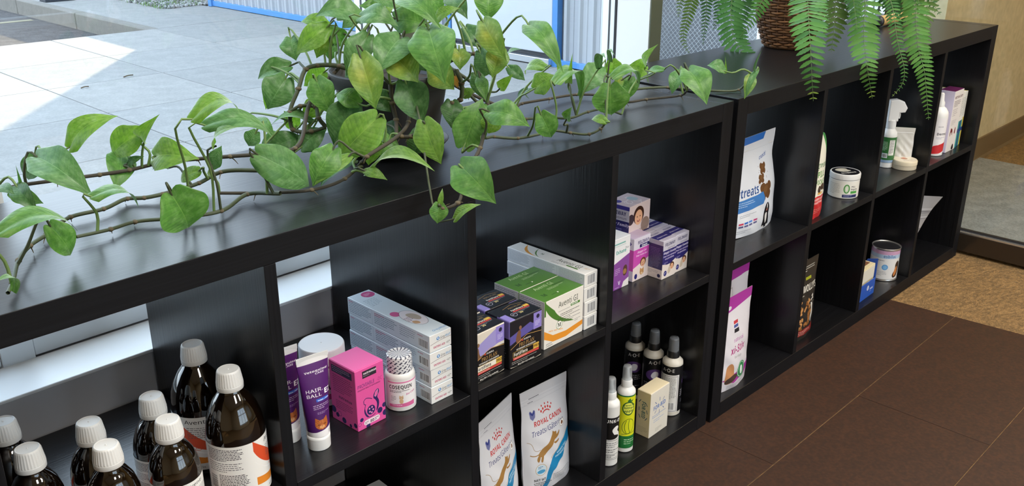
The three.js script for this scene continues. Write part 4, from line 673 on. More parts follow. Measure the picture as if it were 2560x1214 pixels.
// ---------------------------------------------------------------- left unit, second compartment
{
  // squeeze tubes standing on their caps
  const art = canvasTex(512, 720, (c, W, H) => {
    const k = W / 104; c.scale(k, k); const h = H / k; const g = c.createLinearGradient(0, 0, 0, h); g.addColorStop(0, '#5a2272'); g.addColorStop(1, '#471a5e'); rect(c, 0, 0, 104, h, g); rect(c, 0, 0, 104, 9, '#eceaea');
    txt(c, 'Vetoquinol', 40, 26, 5.6, { color: '#f4f2f4' }); txt(c, 'CARE', 52, 31, 4.6, { color: '#e8e0ee' }); txt(c, 'HAIR.', 37, 62, 9, { color: '#fff', bold: false }); txt(c, 'BALL', 37, 71, 9, { color: '#fff', bold: false }); txt(c, 'EZ', 60, 69, 13.5, { color: '#fff' });
    rect(c, 49, 75, 18, 5.4, '#2f62c8'); txt(c, 'TUNA / THON', 50.5, 79.2, 2.9, { color: '#fff' }); small(c, 44, 86, 26, 3, 3.2, '#dccfe6', 0.3); small(c, 48, 100, 20, 2, 2.4, '#b9a4c8', 0.3);
    poly(c, [[0, h], [0, h - 10], [40, h - 9], [70, h - 16], [104, h - 24], [104, h]], '#efedef'); furFace(c, 52, h - 23, 9.5, '#b4622c', '#dca06a'); poly(c, [[34, h], [34, h - 9], [50, h - 10], [70, h - 16], [86, h - 20], [86, h]], '#efedef'); txt(c, 'NET', 62, h - 6, 2.6, { color: '#333' }); txt(c, '70 g', 62, h - 2.6, 2.6, { color: '#333' });
  });
  const tm = pm(art, 0.35, 0.3), cap = std({ color: new THREE.Color(0.8, 0.8, 0.79), roughness: 0.4 });
  function squeeze(x, z, turn, label) {
    const t = thing('squeeze_tube', label, 'tube', [x, S1, z], turn, 'purple paste tubes standing on their caps');
    const n = 40, rows = 18, pos = [], uv = [], idx = [], y0 = 0.024, y1 = 0.148;
    for (let j = 0; j <= rows; j++) { const v = j / rows, a = 0.0172 + 0.0083 * v, b = 0.0172 * Math.pow(1 - v, 0.85) + 0.0007; for (let i = 0; i <= n; i++) { const th = (i / n) * 2 * Math.PI - Math.PI; pos.push(a * Math.sin(th), y0 + (y1 - y0) * v, b * Math.cos(th)); uv.push(i / n, v); if (i && j) { const q = (j - 1) * (n + 1) + i - 1, r = q + n + 1; idx.push(q, q + 1, r, q + 1, r + 1, r); } } }
    const g = new THREE.BufferGeometry(); g.setAttribute('position', new THREE.Float32BufferAttribute(pos, 3)); g.setAttribute('uv', new THREE.Float32BufferAttribute(uv, 2)); g.setIndex(idx); g.computeVertexNormals();
    part('tube_body', g, tm, t);
    part('flip_cap', revolve([[0, 0], [0.0165, 0], [0.0172, 0.001], [0.0174, 0.016], [0.0174, 0.016], [0.0172, 0.0165], [0.0175, 0.017], [0.0175, 0.024], [0, 0.024]], 40), cap, t);
    part('crimp', moved(rbox(0.0512, 0.008, 0.0016, 0.0005), 0, 0.1485, 0), cap, t);
    return t;
  }
  squeeze(0.4665, -0.057, -0.12, 'purple squeeze tube with an orange cat standing nearest the shelf edge');
  squeeze(0.446, -0.105, -0.1, 'purple squeeze tube half hidden by the divider, behind the front tube');
  squeeze(0.4185, -0.152, -0.1, 'purple squeeze tube of which only a sliver shows at the divider');
  // white tub with a pale label
  const tub = thing('supplement_tub', 'white round screw-top tub behind the pink box', 'tub', [0.555, S1, -0.167]);
  part('body', revolve([[0, 0], [0.031, 0], [0.033, 0.002], [0.033, 0.078], [0, 0.078]], 44), whitePlastic, tub);
  labelBand(tub, 0.0334, 0.006, 0.06, canvasTex(512, 150, (c) => { c.scale(2.45, 2.45); rect(c, 0, 0, 209, 62, '#ecd9e4'); rect(c, 0, 44, 209, 10, '#cf4f8e'); txt(c, 'NuVi', 106, 36, 12, { color: '#2a1c2c' }); small(c, 70, 8, 60, 4, 3, '#907890', 0.3); }), FACE);
  part('lid', revolve([[0.0355, 0.074], [0.0365, 0.074], [0.0368, 0.075], [0.0364, 0.098], [0.035, 0.1], [0.035, 0.1], [0.0345, 0.0996], [0, 0.0996]], 80, (a, y, i) => i === 2 || i === 3 ? 1 + 0.006 * Math.cos(a * 40) : 1), std({ color: new THREE.Color(0.9, 0.9, 0.91), roughness: 0.35 }), tub);
  part('moulding_point', new THREE.SphereGeometry(0.001, 8, 6), whitePlastic, tub, [0, 0.0998, 0]);
  // pink carton
  const pink = '#e2569f', navy = '#2b1d5c';
  carton({ name: 'supplement_box', label: 'bright pink carton with a dark blue cat drawing', w: 0.0555, h: 0.104, d: 0.064, x: 0.5285, y: S1, z: -0.043, turn: 0.03, flap: std({ color: 0xe467aa, roughness: 0.5 }),
    mat: pm(cartonArt(0.0555, 0.104, 0.064, 6, pink, (c, w, h) => {
      rect(c, 14, 5, 27, 12, '#2b2430'); txt(c, 'nutramax', 16, 11.2, 5.4, { color: '#f1e8ee' }); small(c, 16, 13.2, 22, 1, 2, '#a89aa8'); txt(c, 'PROVIABLE', 3.5, 31, 8.2, { color: navy, bold: false, sx: 0.8 }); txt(c, '-DC', 41, 31, 8.2, { color: '#b0307c', bold: false, sx: 0.8 }); txt(c, 'DIGESTIVE HEALTH SUPPLEMENT', 3.5, 35.5, 3.1, { color: '#3b1040', sx: 0.92 });
      c.strokeStyle = navy; c.lineWidth = 1.1; c.beginPath(); c.moveTo(13, 57); c.quadraticCurveTo(17, 51, 21, 53); c.quadraticCurveTo(27, 55, 30, 58); c.moveTo(14, 57); c.quadraticCurveTo(13, 62, 17, 63); c.quadraticCurveTo(12, 76, 18, 84); c.quadraticCurveTo(26, 91, 35, 85); c.stroke();
      blob(c, [[15, 66], [13, 76], [18, 86], [24, 88], [17, 79]], navy); blob(c, [[32, 58], [34, 49], [43, 43], [45, 51], [39, 57], [44, 66], [42, 78], [36, 84], [40, 70], [36, 61]], navy); poly(c, [[35, 55], [37, 49], [42, 46], [41, 53], [37, 57]], pink, '#f7b6d8', 0.6); disc(c, 27, 76, 8, navy); for (const [x, y] of [[24, 73], [29, 72], [31, 77], [24.5, 78.5], [28, 81]]) disc(c, x, y, 1.6, '#ee8cc0');
      for (const [x, y, r] of [[8, 86, 3.4], [44, 84, 5], [53, 78, 4], [20, 101, 4], [54, 92, 5]]) disc(c, x, y, r, navy); ring(c, 4, 93, 2.6, navy, 0.5); c.fillStyle = '#f3dfe8'; c.beginPath(); c.roundRect(12, 90, 31, 8.5, 4.2); c.fill(); txt(c, '80', 24, 97, 7, { color: '#1b1020' }); small(c, 33, 92.5, 8, 2, 2.6, '#55405a'); small(c, 14, 93, 7, 2, 2.4, '#55405a');
    }, (c, w, h) => { rect(c, 6, 6, 50, 12, '#3b3056'); small(c, 8, 8, 44, 3, 3.2, '#cdb6cc', 0.35); small(c, 8, 22, 48, 9, 3.4, '#6a2456', 0.3); txt(c, 'nutramax', 20, 60, 7, { color: '#4b1a50' }); small(c, 12, 66, 44, 5, 3.2, '#6a2456', 0.3); for (const [x, y, r] of [[5, 86, 6], [14, 93, 4], [30, 97, 5], [58, 95, 4], [46, 100, 3]]) disc(c, x, y, r, navy); ring(c, 20, 89, 4, navy, 0.5); },
    (c, w, d) => { txt(c, 'PROVIABLE-DC', 4, 40, 8, { color: '#7d1c60', bold: false, sx: 0.82 }); small(c, 5, 45, 40, 2, 3, '#a03a80', 0.3); }), 0.45, 0.15) });
  // small white bottle with a sealed cap
  const cq = thing('pill_bottle', 'small white capsule bottle with a pink label and shrink-wrapped cap', 'bottle', [0.6275, S1, -0.0605]);
  part('body', revolve([[0, 0], [0.022, 0], [0.0245, 0.002], [0.0245, 0.058], [0.023, 0.063], [0.019, 0.067], [0, 0.067]], 44), whitePlastic, cq);
  labelBand(cq, 0.0249, 0.008, 0.047, canvasTex(512, 156, (c) => { c.scale(3.28, 3.28); rect(c, 0, 0, 156, 47.5, '#f1eeef'); rect(c, 58, 1, 98, 2.2, '#e07aa8'); txt(c, 'COSEQUIN', 61, 14, 9, { sx: 0.86 }); small(c, 62, 16.5, 36, 2, 2.4, '#333', 0.35); furFace(c, 81, 30, 3.4, '#d8b48a', '#f0dcc0'); disc(c, 81, 36, 3.2, '#d8b48a', 4.5); txt(c, 'for Cats', 89, 26, 4.4, { italic: true, color: '#b83a78', font: 'serif', rot: -0.2 }); small(c, 64, 27, 9, 4, 2.4, '#666', 0.3); poly(c, [[60, 42], [80, 40.5], [104, 38], [104, 46], [60, 47]], '#d9689c'); small(c, 66, 42.6, 30, 1, 2.4, '#fbe4ee'); small(c, 6, 5, 40, 16, 2.4, '#777', 0.35); small(c, 112, 5, 40, 16, 2.4, '#777', 0.35); }), FACE + 0.22);
  const wrap = canvasTex(256, 96, (c, w, h) => { rect(c, 0, 0, w, h, '#e4e4e6'); c.strokeStyle = '#3a3c50'; c.lineWidth = 5; c.setLineDash([16, 7, 5, 7]); for (let i = -8; i < 24; i++) { c.beginPath(); c.moveTo(i * 16, h); c.lineTo(i * 16 + 60, 0); c.stroke(); } });
  part('sealed_cap', revolve([[0.0205, 0.066], [0.0208, 0.068], [0.0208, 0.086], [0.0202, 0.0925], [0.019, 0.0935], [0.0165, 0.0935], [0.0165, 0.0935], [0.016, 0.0925], [0, 0.0925]], 60, (a, y, i) => 1 + 0.006 * Math.sin(a * 17 + y * 900)), pm(wrap, 0.15, 0.8), cq);
  // stack of four long cartons
  const emat = [0, 1, 2].map(() => pm(cartonArt(0.0465, 0.0302, 0.2135, 4, '#dfe3e6', (c, w, h) => { rect(c, 0, 0, w, h, '#ecebe8'); c.strokeStyle = '#55383f'; c.lineWidth = 0.5; c.beginPath(); c.moveTo(2, 17); c.quadraticCurveTo(22, 13, 46, 13.5); c.stroke(); disc(c, 18, 9.5, 3, '#2e7fc0'); poly(c, [[16.5, 9], [18, 6.5], [19.5, 9.5], [18, 12]], '#eef'); txt(c, 'Grey', 22, 11.5, 6, { color: '#444', bold: false, italic: true, sx: 0.85 }); txt(c, 'Wolf', 33, 11.5, 6, { color: '#2e7fc0', bold: false, italic: true, sx: 0.85 }); txt(c, 'ENTERO AID', 8, 24.5, 5, { color: '#b02a55', sx: 0.85 }); txt(c, '+GI™', 34.5, 24.5, 4.6, { color: '#444', bold: false, sx: 0.85 }); },
    (c, d, h) => { rect(c, 0, 0, d, h, '#d6dfe6'); small(c, 4, 4, 62, 7, 3.2, '#6f8496', 0.4); small(c, 4, 4, 20, 1, 3.2, '#b04668', 0.45); c.strokeStyle = '#9aa8b4'; c.lineWidth = 0.4; c.strokeRect(2, 2, 66, 26); small(c, 74, 5, 60, 6, 3.4, '#6f8496', 0.4); small(c, 74, 5, 30, 2, 3.2, '#b04668', 0.4); small(c, 140, 5, 40, 5, 3.6, '#8b9aa8', 0.35); bars(c, 187, 11, 22, 13); small(c, 184, 5, 24, 1, 3, '#b04668', 0.4); },
    (c, w, d) => { rect(c, 0, 0, w, d, '#d9e3ea'); disc(c, 32, 16, 12, '#c2407c'); small(c, 25, 12, 14, 3, 3, '#f2cfe0'); small(c, 8, 34, 26, 6, 5, '#9fb0bc', 0.3); disc(c, 14, 112, 8, '#cf5a92', 10); ring(c, 28, 142, 17, '#6b4a58', 0.6, 32); disc(c, 28, 142, 16, '#e9e2e8', 31); blob(c, [[24, 122], [38, 128], [40, 150], [30, 158], [22, 140]], '#b9ab9c'); blob(c, [[16, 150], [26, 156], [24, 168], [14, 162]], '#c89f78'); small(c, 12, 136, 14, 4, 4, '#7a5a68', 0.35); txt(c, 'GreyWolf', 16, 204, 7, { color: '#2e7fc0', italic: true, bold: false }); }), 0.4, 0.1));
  const el = ['topmost of the stack of four long pale-blue cartons', 'long pale-blue carton second from the top of the stack of four', 'long pale-blue carton third from the top of the stack of four', 'long pale-blue carton at the bottom of the stack of four'];
  for (let i = 0; i < 4; i++) carton({ name: 'long_carton', label: el[3 - i], group: 'stack of pale-blue long cartons', w: 0.0465, h: 0.0302, d: 0.2135, x: 0.6605 + [0, 0.0012, -0.0006, 0.0008][i], y: S1 + i * 0.0306, z: -0.0235 - [0, 0.001, 0.0002, 0.0014][i], turn: [0, 0.008, -0.006, 0.004][i], mat: emat[i % 3] });
  // grey cartons in the dark compartment below
  const gm = pm(cartonArt(0.07, 0.03, 0.12, 3, '#c9c9c6', (c, w, h) => small(c, 6, 6, 50, 4, 4, '#8a8a88', 0.35), (c, d, h) => small(c, 8, 6, 90, 4, 4, '#8a8a88', 0.35), (c, w, d) => { txt(c, 'C', 5, 12, 9, { color: '#222' }); small(c, 14, 26, 44, 4, 4.5, '#777', 0.3); small(c, 10, 60, 36, 5, 4, '#999', 0.3); }), 0.5);
  for (const [x, z, y, l] of [[0.612, -0.1, B1, 'flat grey carton lying under another in the dark lower compartment'], [0.616, -0.096, B1 + 0.0305, 'flat grey carton second from the top in the dark lower compartment'], [0.613, -0.1, B1 + 0.061, 'flat grey carton on top in the dark lower compartment, its print just in view']]) carton({ name: 'flat_carton', label: l, group: 'flat grey cartons', w: 0.076, h: 0.03, d: 0.13, x, y, z, turn: -0.05, mat: gm });
  carton({ name: 'flat_carton', label: 'flat grey carton to the right of the grey stack in the dark lower compartment', group: 'flat grey cartons', w: 0.022, h: 0.075, d: 0.12, x: 0.69, y: B1, z: -0.085, turn: -0.05, mat: gm });
  carton({ name: 'dosing_box', label: 'small white and blue box in the dark compartment below the purple tubes', w: 0.05, h: 0.09, d: 0.06, x: 0.548, y: B1, z: -0.14, turn: -0.04, mat: pm(cartonArt(0.05, 0.09, 0.06, 3, '#dfe4ea', (c, w, h) => { rect(c, 0, 20, w, h, '#2d4f8a'); }, (c, d, h) => rect(c, 0, 20, d, h, '#223c6c'), (c, w, d) => { rect(c, 0, 34, w, d, '#27518f'); small(c, 8, 8, 30, 4, 4, '#6688aa', 0.35); }), 0.45) });
}

// ---------------------------------------------------------------- left unit, third compartment
{
  // black cartons with a purple flash
  const forti = (w, h, d, pale) => pm(cartonArt(w, h, d, 4.4, '#17181c', (c, W, H) => {
    rect(c, 0, 0, W, H, '#141417'); const mx = pale ? 46 : 46;
    if (pale) { poly(c, [[0, 0], [W, 0], [W, mx - 6], [W * 0.5, mx - 8], [0, mx + 4]], '#dcd3c4'); poly(c, [[0, 28], [W * 0.7, 6], [W, 10], [W, 30], [20, 44], [0, 50]], '#9f96cf'); blob(c, [[6, 30], [10, 24], [15, 28], [16, 40], [22, 48], [10, 50], [5, 44]], '#7a5a40'); blob(c, [[9, 22], [14, 17], [18, 22], [14, 27]], '#8a6a4c'); }
    else { poly(c, [[0, 0], [W, 0], [W, 34], [W * 0.55, 36], [0, 50]], '#1b1a22'); poly(c, [[0, 30], [W * 0.62, 16], [W * 0.9, 30], [20, 40], [0, 46]], '#5f57a0'); blob(c, [[18, 26], [23, 22], [27, 26], [26, 36], [30, 46], [18, 48], [14, 40]], '#7a533c'); blob(c, [[21, 18], [26, 14], [30, 19], [26, 25]], '#8a6248'); }
    rect(c, W - 22, 3, 22, 31, '#9183cd'); disc(c, W - 11, 11, 4, '#2a2740'); small(c, W - 18, 19, 14, 4, 2.6, '#e0dcf2', 0.35);
    c.strokeStyle = '#d8a860'; c.lineWidth = 0.9; c.beginPath(); c.moveTo(2, 54); c.lineTo(W * 0.52, 37); c.lineTo(W, 42); c.stroke(); rect(c, W * 0.36, 42.5, 3.4, 3.4, '#c8483c'); txt(c, 'PURINA', W * 0.36 + 5, 46, 4.4, { color: '#f0ece4', font: 'serif' }); txt(c, 'PRO PLAN', W / 2 + 1, 55, 9.4, { align: 'center', color: '#c39858', font: 'serif', bold: false, sx: 0.82 }); txt(c, 'VETERINARY SUPPLEMENTS', W / 2, 60, 4, { align: 'center', color: '#efeae0', sx: 0.92 });
    rect(c, 8, 62, W - 30, 10, pale ? '#ede6d8' : '#0c0c0e'); c.strokeStyle = '#caa85a'; c.lineWidth = 0.7; c.strokeRect(8, 62, W - 16, 10); txt(c, 'FortiFlora', 9.5, 70, 8.6, { color: pale ? '#1a1a1c' : '#f5f0e2', sx: 0.84 }); rect(c, W - 22, 62, 14, 10, '#d9b04a'); txt(c, 'PRO', W - 21, 69.8, 6.8, { color: '#20180a' }); rect(c, 8, 72.8, W - 16, 4.4, '#cf4a44'); small(c, 11, 74, W - 24, 1, 2.6, '#f6d8d0');
    small(c, 5, 80, W - 10, 2, 3.2, '#b9b6b0', 0.35); txt(c, pale ? '45 g (30 x 1.5 g sachets)' : '60 g (30 x 2 g sachets)', W / 2, 90, 4.4, { align: 'center', color: '#efe9de', sx: 0.9 }); c.strokeStyle = '#e8dcc4'; c.lineWidth = 1.2; c.beginPath(); c.moveTo(2, H - 3); c.quadraticCurveTo(W / 2, H + 2.5, W - 2, H - 3.5); c.stroke();
  }, (c, D, H) => { small(c, 6, 40, D - 14, 9, 4.5, '#7d7a86', 0.3); rect(c, D * 0.45, 0, D * 0.55, 34, '#8073b8'); }, (c, W, D) => { rect(c, 0, 0, W, D, '#15171d'); c.strokeStyle = '#b08a4c'; c.lineWidth = 0.7; c.beginPath(); c.moveTo(24, 14); c.lineTo(W * 0.6, 8); c.lineTo(W - 6, 14); c.stroke(); txt(c, 'PRO PLAN', W * 0.62, 20, 6.4, { align: 'center', color: '#a98a54', font: 'serif', bold: false }); txt(c, 'FortiFlora', W * 0.4, 29, 7, { color: '#ece6d6', sx: 0.85 }); rect(c, W - 18, 23, 12, 7, '#d9b04a'); rect(c, W * 0.4, 31, W * 0.5, 3, '#cf4a44'); small(c, W * 0.4, 36, W * 0.5, 2, 3, '#9a9aa0', 0.35); rect(c, 0, D - 26, 14, 26, '#8f84cc'); ring(c, 26, D - 16, 6, '#c9c4d8', 0.8); small(c, 22, D - 18, 8, 2, 2.4, '#c9c4d8'); txt(c, '30', 38, D - 12, 8, { color: '#d9c98a' }); rect(c, 0, D * 0.42, W, 0.6, '#33363f'); }), 0.35, 0.25);
  const F1 = forti(0.08, 0.0925, 0.057, false), F2 = forti(0.078, 0.0935, 0.057, true);
  // gently bowed front and top, as the filled cartons are
  function bowed(w, h, d) { const g = cartonGeo(w, h, d), P = g.attributes.position; const G = new RoundedBoxGeometry(w, h, d, 6, 0.003), Q = G.attributes.position, n = Q.count / 6, U = new Float32Array(Q.count * 2), W = w + d, H = h + d; for (let i = 0; i < Q.count; i++) { const f = Math.floor(i / n), x = Q.getX(i) / w + 0.5, y = Q.getY(i) / h + 0.5, z = Q.getZ(i) / d + 0.5; let a = x, b = y, X = 0, Y = 0, sx = w, sy = h; if (f < 2) { a = f ? z : 1 - z; X = w; sx = d; } else if (f === 2) { b = 1 - z; Y = h; sy = d; } else if (f === 3) { a = b = 0.98; X = w; Y = h; sx = sy = d; } else if (f === 5) a = 1 - x; U[2 * i] = (X + a * sx) / W; U[2 * i + 1] = (Y + b * sy) / H; } G.setAttribute('uv', new THREE.BufferAttribute(U, 2)); return moved(G, 0, h / 2, 0); }
  const g1 = bowed(0.08, 0.0925, 0.057), g2 = bowed(0.078, 0.0935, 0.057);
  const fb = (x, z, pale, label) => carton({ name: 'sachet_carton', label, group: 'black cartons with a purple flash', w: pale ? 0.078 : 0.08, h: pale ? 0.0935 : 0.0925, d: 0.057, x, y: S1, z, turn: rr(-0.02, 0.03), mat: pale ? F2 : F1, geo: pale ? g2 : g1 });
  fb(0.8295, -0.0125, false, 'black carton at the shelf edge touching the green and white carton');
  fb(0.83, -0.0735, false, 'black carton behind the front one beside the green cartons, only its top showing');
  fb(0.7465, -0.0175, true, 'black carton with a pale cream upper front, cut off by the divider');
  fb(0.746, -0.078, true, 'black carton in the second row at the divider, behind the cream-fronted one');
  fb(0.7475, -0.1375, true, 'black carton in the third and last row at the divider');
  // green-topped cartons
  const gw = 0.108, gh = 0.095, gd = 0.0625;
  const green = pm(cartonArt(gw, gh, gd, 4.6, '#e8e3d8', (c, W, H) => {
    rect(c, 0, 0, W, H, '#e9e4da'); arcBand(c, [-4, -4], [10, 52], [82, 62], [40, 40], '#4a7a2c'); rect(c, 0, 0, 4, 30, '#4a7a2c'); arcBand(c, [20, -2], [22, 45], [84, 60], [30, 36], '#e9e4da'); poly(c, [[0, 58], [24, 73], [60, 76], [W, 70], [W, 79], [60, 88], [24, 86], [0, 74]], '#e5942e'); txt(c, 'PASTE · PATE · PASTA', 12, 63, 4, { color: '#e5942e', rot: 0.18 });
    disc(c, 41, 58, 8, '#f4f1ea'); ring(c, 41, 58, 8, '#4a7a2c', 0.8); txt(c, 'M', 36, 62, 11, { color: '#1f3416', font: 'serif' }); txt(c, 'Aventi GI', 38, 24, 15.5, { color: '#1d2a1a', bold: false, sx: 0.86 }); rect(c, 72, 26.5, 26, 4.6, '#4a7a2c'); txt(c, 'PRO PASTE', 74, 30.2, 3.6, { color: '#fff' }); rect(c, 38, 31.5, 32, 0.5, '#555'); small(c, 44, 38, 60, 2, 3.4, '#444', 0.35); small(c, 36, 46, 66, 2, 3.4, '#444', 0.3); small(c, 52, 53, 50, 2, 3.2, '#666', 0.3); small(c, 84, 61, 18, 2, 3, '#777', 0.3); txt(c, 'AVENTIX', 5, 88, 4.2, { bold: false, color: '#333' }); small(c, 5, 90, 34, 1, 3, '#666');
  }, (c, D, H) => { rect(c, 0, 0, D, H, '#d9d6d0'); small(c, 4, 5, D - 10, 11, 3.6, '#6e7078', 0.35); c.strokeStyle = '#777'; c.lineWidth = 0.4; c.strokeRect(2, 3, D - 5, 42); }, (c, W, D) => { const g = c.createLinearGradient(0, 0, W, 0); rect(c, 0, 0, W, D, '#4d7a2e'); txt(c, 'Aventi GI', 26, 17, 13.5, { color: '#b9d09c', bold: false, sx: 0.9 }); rect(c, 66, 19, 34, 4.4, '#3c6424'); small(c, 46, 26, 50, 2, 3.6, '#c4d6ac', 0.3); txt(c, 'M', 16, 46, 13, { color: '#22401a', font: 'serif' }); txt(c, 'AVENTIX', 34, 50, 4, { color: '#22401a' }); poly(c, [[50, 46], [54, 48], [50, 51]], '#e8ead8'); }), 0.4, 0.1);
  carton({ name: 'green_carton', label: 'green-topped white carton at the shelf edge with an orange stripe on its front', group: 'green and white cartons', w: gw, h: gh, d: gd, x: 0.925, y: S1, z: -0.02, turn: 0.01, mat: green });
  carton({ name: 'green_carton', label: 'green-topped white carton directly behind the one with the orange stripe', group: 'green and white cartons', w: gw, h: gh, d: gd, x: 0.9245, y: S1 + 0.0005, z: -0.0835, turn: 0.004, mat: green });
  // stack of four long white cartons, barcodes outward
  const lw = 0.0375, lh = 0.0281, ld = 0.2;
  const long = [1, 2].map(() => pm(cartonArt(lw, lh, ld, 4.4, '#e6e3de', (c, W, H) => { rect(c, 0, 0, W, H, '#e9e6e0'); bars(c, 9, 5, 21, 18); }, (c, D, H) => { rect(c, 0, 0, D, H, '#d9dade'); for (let i = 0; i < 3; i++) { c.strokeStyle = '#a8a8ac'; c.lineWidth = 0.4; c.strokeRect(3 + i * 66, 3, 62, H - 6); small(c, 5 + i * 66, 5, 57, 8, 2.4, '#9fa3aa', 0.4); } }, (c, W, D) => { rect(c, 0, 0, W, D, '#eae7e2'); c.save(); c.translate(W, 0); c.rotate(Math.PI / 2); arcBand(c, [22, 0], [30, 38], [74, 34], [40, 30], '#e39a3a'); arcBand(c, [52, 0], [56, 30], [84, 34], [62, 28], '#4a7a2c'); txt(c, 'M', 72, 20, 8, { color: '#2c4a1e', font: 'serif' }); txt(c, 'Aventi GI', 116, 22, 16, { color: '#26301f', bold: false, sx: 0.9 }); rect(c, 146, 25, 28, 4, '#4a7a2c'); small(c, 112, 29, 34, 2, 3, '#888', 0.3); small(c, 180, 12, 14, 2, 3, '#d8a060', 0.4); c.restore(); }), 0.4, 0.15));
  const ll = ['bottom one of the four long white cartons with barcode ends', 'second from the bottom of the four long white cartons with barcode ends', 'third from the bottom of the four long white cartons with barcode ends', 'topmost long white carton with a barcode end, an orange swoosh on its top'];
  for (let i = 0; i < 4; i++) carton({ name: 'barcode_carton', label: ll[i], group: 'stack of long white cartons', w: lw, h: lh, d: ld, x: 1.0365 + [0, 0.0008, -0.0004, 0][i], y: S1 + i * 0.0285, z: -0.021 + [0.001, 0, -0.001, -0.0015][i], turn: [0.006, -0.004, 0.004, 0][i], mat: long[i === 1 || i === 2 ? 1 : 0] });
  // white treat pouches below
  const silver = std({ color: new THREE.Color(0.62, 0.62, 0.63), roughness: 0.35, side: THREE.DoubleSide });
  const rc = (c, W, H) => {
    rect(c, 0, 0, W, H, '#dddcdf'); rect(c, 0, 0, W, 18, '#d4d3d6'); small(c, 22, 19, 52, 1, 3, '#55555c', 0.5); small(c, 18, 27, 26, 1, 3, '#70707a', 0.5); rect(c, 0, 22.5, W, 0.4, '#bcbcc2'); rect(c, 0, 30, W, 0.5, '#c2c2c8');
    poly(c, [[17, 48], [21, 45], [25, 50], [29, 45], [33, 48], [31, 60], [25, 66], [19, 60]], '#7277a6'); poly(c, [[18, 45], [25, 52], [32, 45], [30, 52], [25, 56], [20, 52]], '#2c3a86');
    const red = '#c9302c'; for (let i = 0; i < 5; i++) { const a = -2.35 + i * 0.38, x = 62 + Math.cos(a) * 19, y = 66 + Math.sin(a) * 17; disc(c, x, y, 2.1, red, 2.6); disc(c, 62 + Math.cos(a) * 26, 66 + Math.sin(a) * 24, 1.5, red, 2); } c.strokeStyle = red; c.lineWidth = 2.2; c.beginPath(); c.arc(62, 68, 13, -2.4, -0.75); c.stroke();
    txt(c, 'ROYAL CANIN', 66, 79, 14.5, { align: 'center', color: red, sx: 0.82, rot: -0.03 }); txt(c, 'Treats/Gâteries', 62, 97, 15, { align: 'center', color: '#25306e', bold: false, sx: 0.86, rot: -0.04, italic: true });
    c.strokeStyle = '#9a7a4a'; c.lineWidth = 0.8; c.beginPath(); c.moveTo(8, 108); c.quadraticCurveTo(18, 110, 20, 122); c.quadraticCurveTo(22, 134, 36, 130); c.stroke();
    const tan = '#a57a41'; blob(c, [[26, 140], [40, 128], [54, 122], [68, 110], [70, 100], [74, 106], [80, 104], [80, 114], [74, 120], [66, 128], [54, 136], [44, 144], [34, 146]], tan); blob(c, [[70, 116], [82, 112], [90, 106], [90, 110], [84, 118], [72, 122]], tan); blob(c, [[68, 124], [78, 126], [86, 122], [84, 128], [72, 130]], tan); blob(c, [[28, 140], [24, 150], [28, 156], [31, 150], [34, 142]], tan); blob(c, [[36, 142], [32, 154], [36, 158], [39, 150], [42, 142]], tan); c.strokeStyle = tan; c.lineWidth = 1.8; c.beginPath(); c.moveTo(30, 138); c.quadraticCurveTo(20, 142, 12, 136); c.stroke();
    poly(c, [[95, 92], [106, 89], [109, 97], [104, 104], [96, 103]], '#fff', '#b9a07a', 0.8); blob(c, [[99, 95], [102, 92], [106, 96], [104, 101], [99, 101]], '#8a5a34');
    poly(c, [[32, H], [52, 168], [70, 146], [W, 112], [W, 138], [104, 146], [90, 166], [60, 184], [44, H]], '#1d84b8'); c.strokeStyle = '#b59a5e'; c.lineWidth = 1; c.beginPath(); c.moveTo(58, 156); c.quadraticCurveTo(70, 142, W, 111); c.stroke(); txt(c, 'HYDROLYZED', 74, 152, 5.6, { color: '#cfe6f2', rot: -0.24 }); txt(c, 'PROTEINES', 70, 160, 5.6, { color: '#cfe6f2', rot: -0.24 });
    ring(c, 32, 172, 12, '#b59a5e', 0.8); disc(c, 32, 172, 10.5, '#cfe0ea'); disc(c, 32, 176, 9, '#4d9cc6', 4); small(c, 26, 165, 12, 2, 3, '#2b6a94'); txt(c, 'NET WT.', 16, 196, 7, { color: '#222' }); small(c, 16, 200, 40, 3, 4, '#555'); small(c, 60, 192, 60, 4, 4, '#777', 0.3);
  };
  const [, rcm] = pouch({ label: 'white treat pouch with red lettering and a leaping tan cat, standing whole in view', group: 'white treat pouches', x: 1.0095, y: B1, z: -0.085, w: 0.132, h: 0.222, D: 0.055, seed: 2, lean: -0.012, turn: -0.03, back: silver, art: rc, k: 5, zipMat: std({ color: 0xd5d4d8, roughness: 0.3 }) });
  pouch({ label: 'white treat pouch half hidden by the divider, leaning with a slanted upper edge', group: 'white treat pouches', x: 0.8775, y: B1, z: -0.085, w: 0.132, h: 0.222, D: 0.045, seed: 5, lean: -0.012, turn: 0.28, back: silver, mat: rcm, zipMat: std({ color: 0xd5d4d8, roughness: 0.3 }) });
}

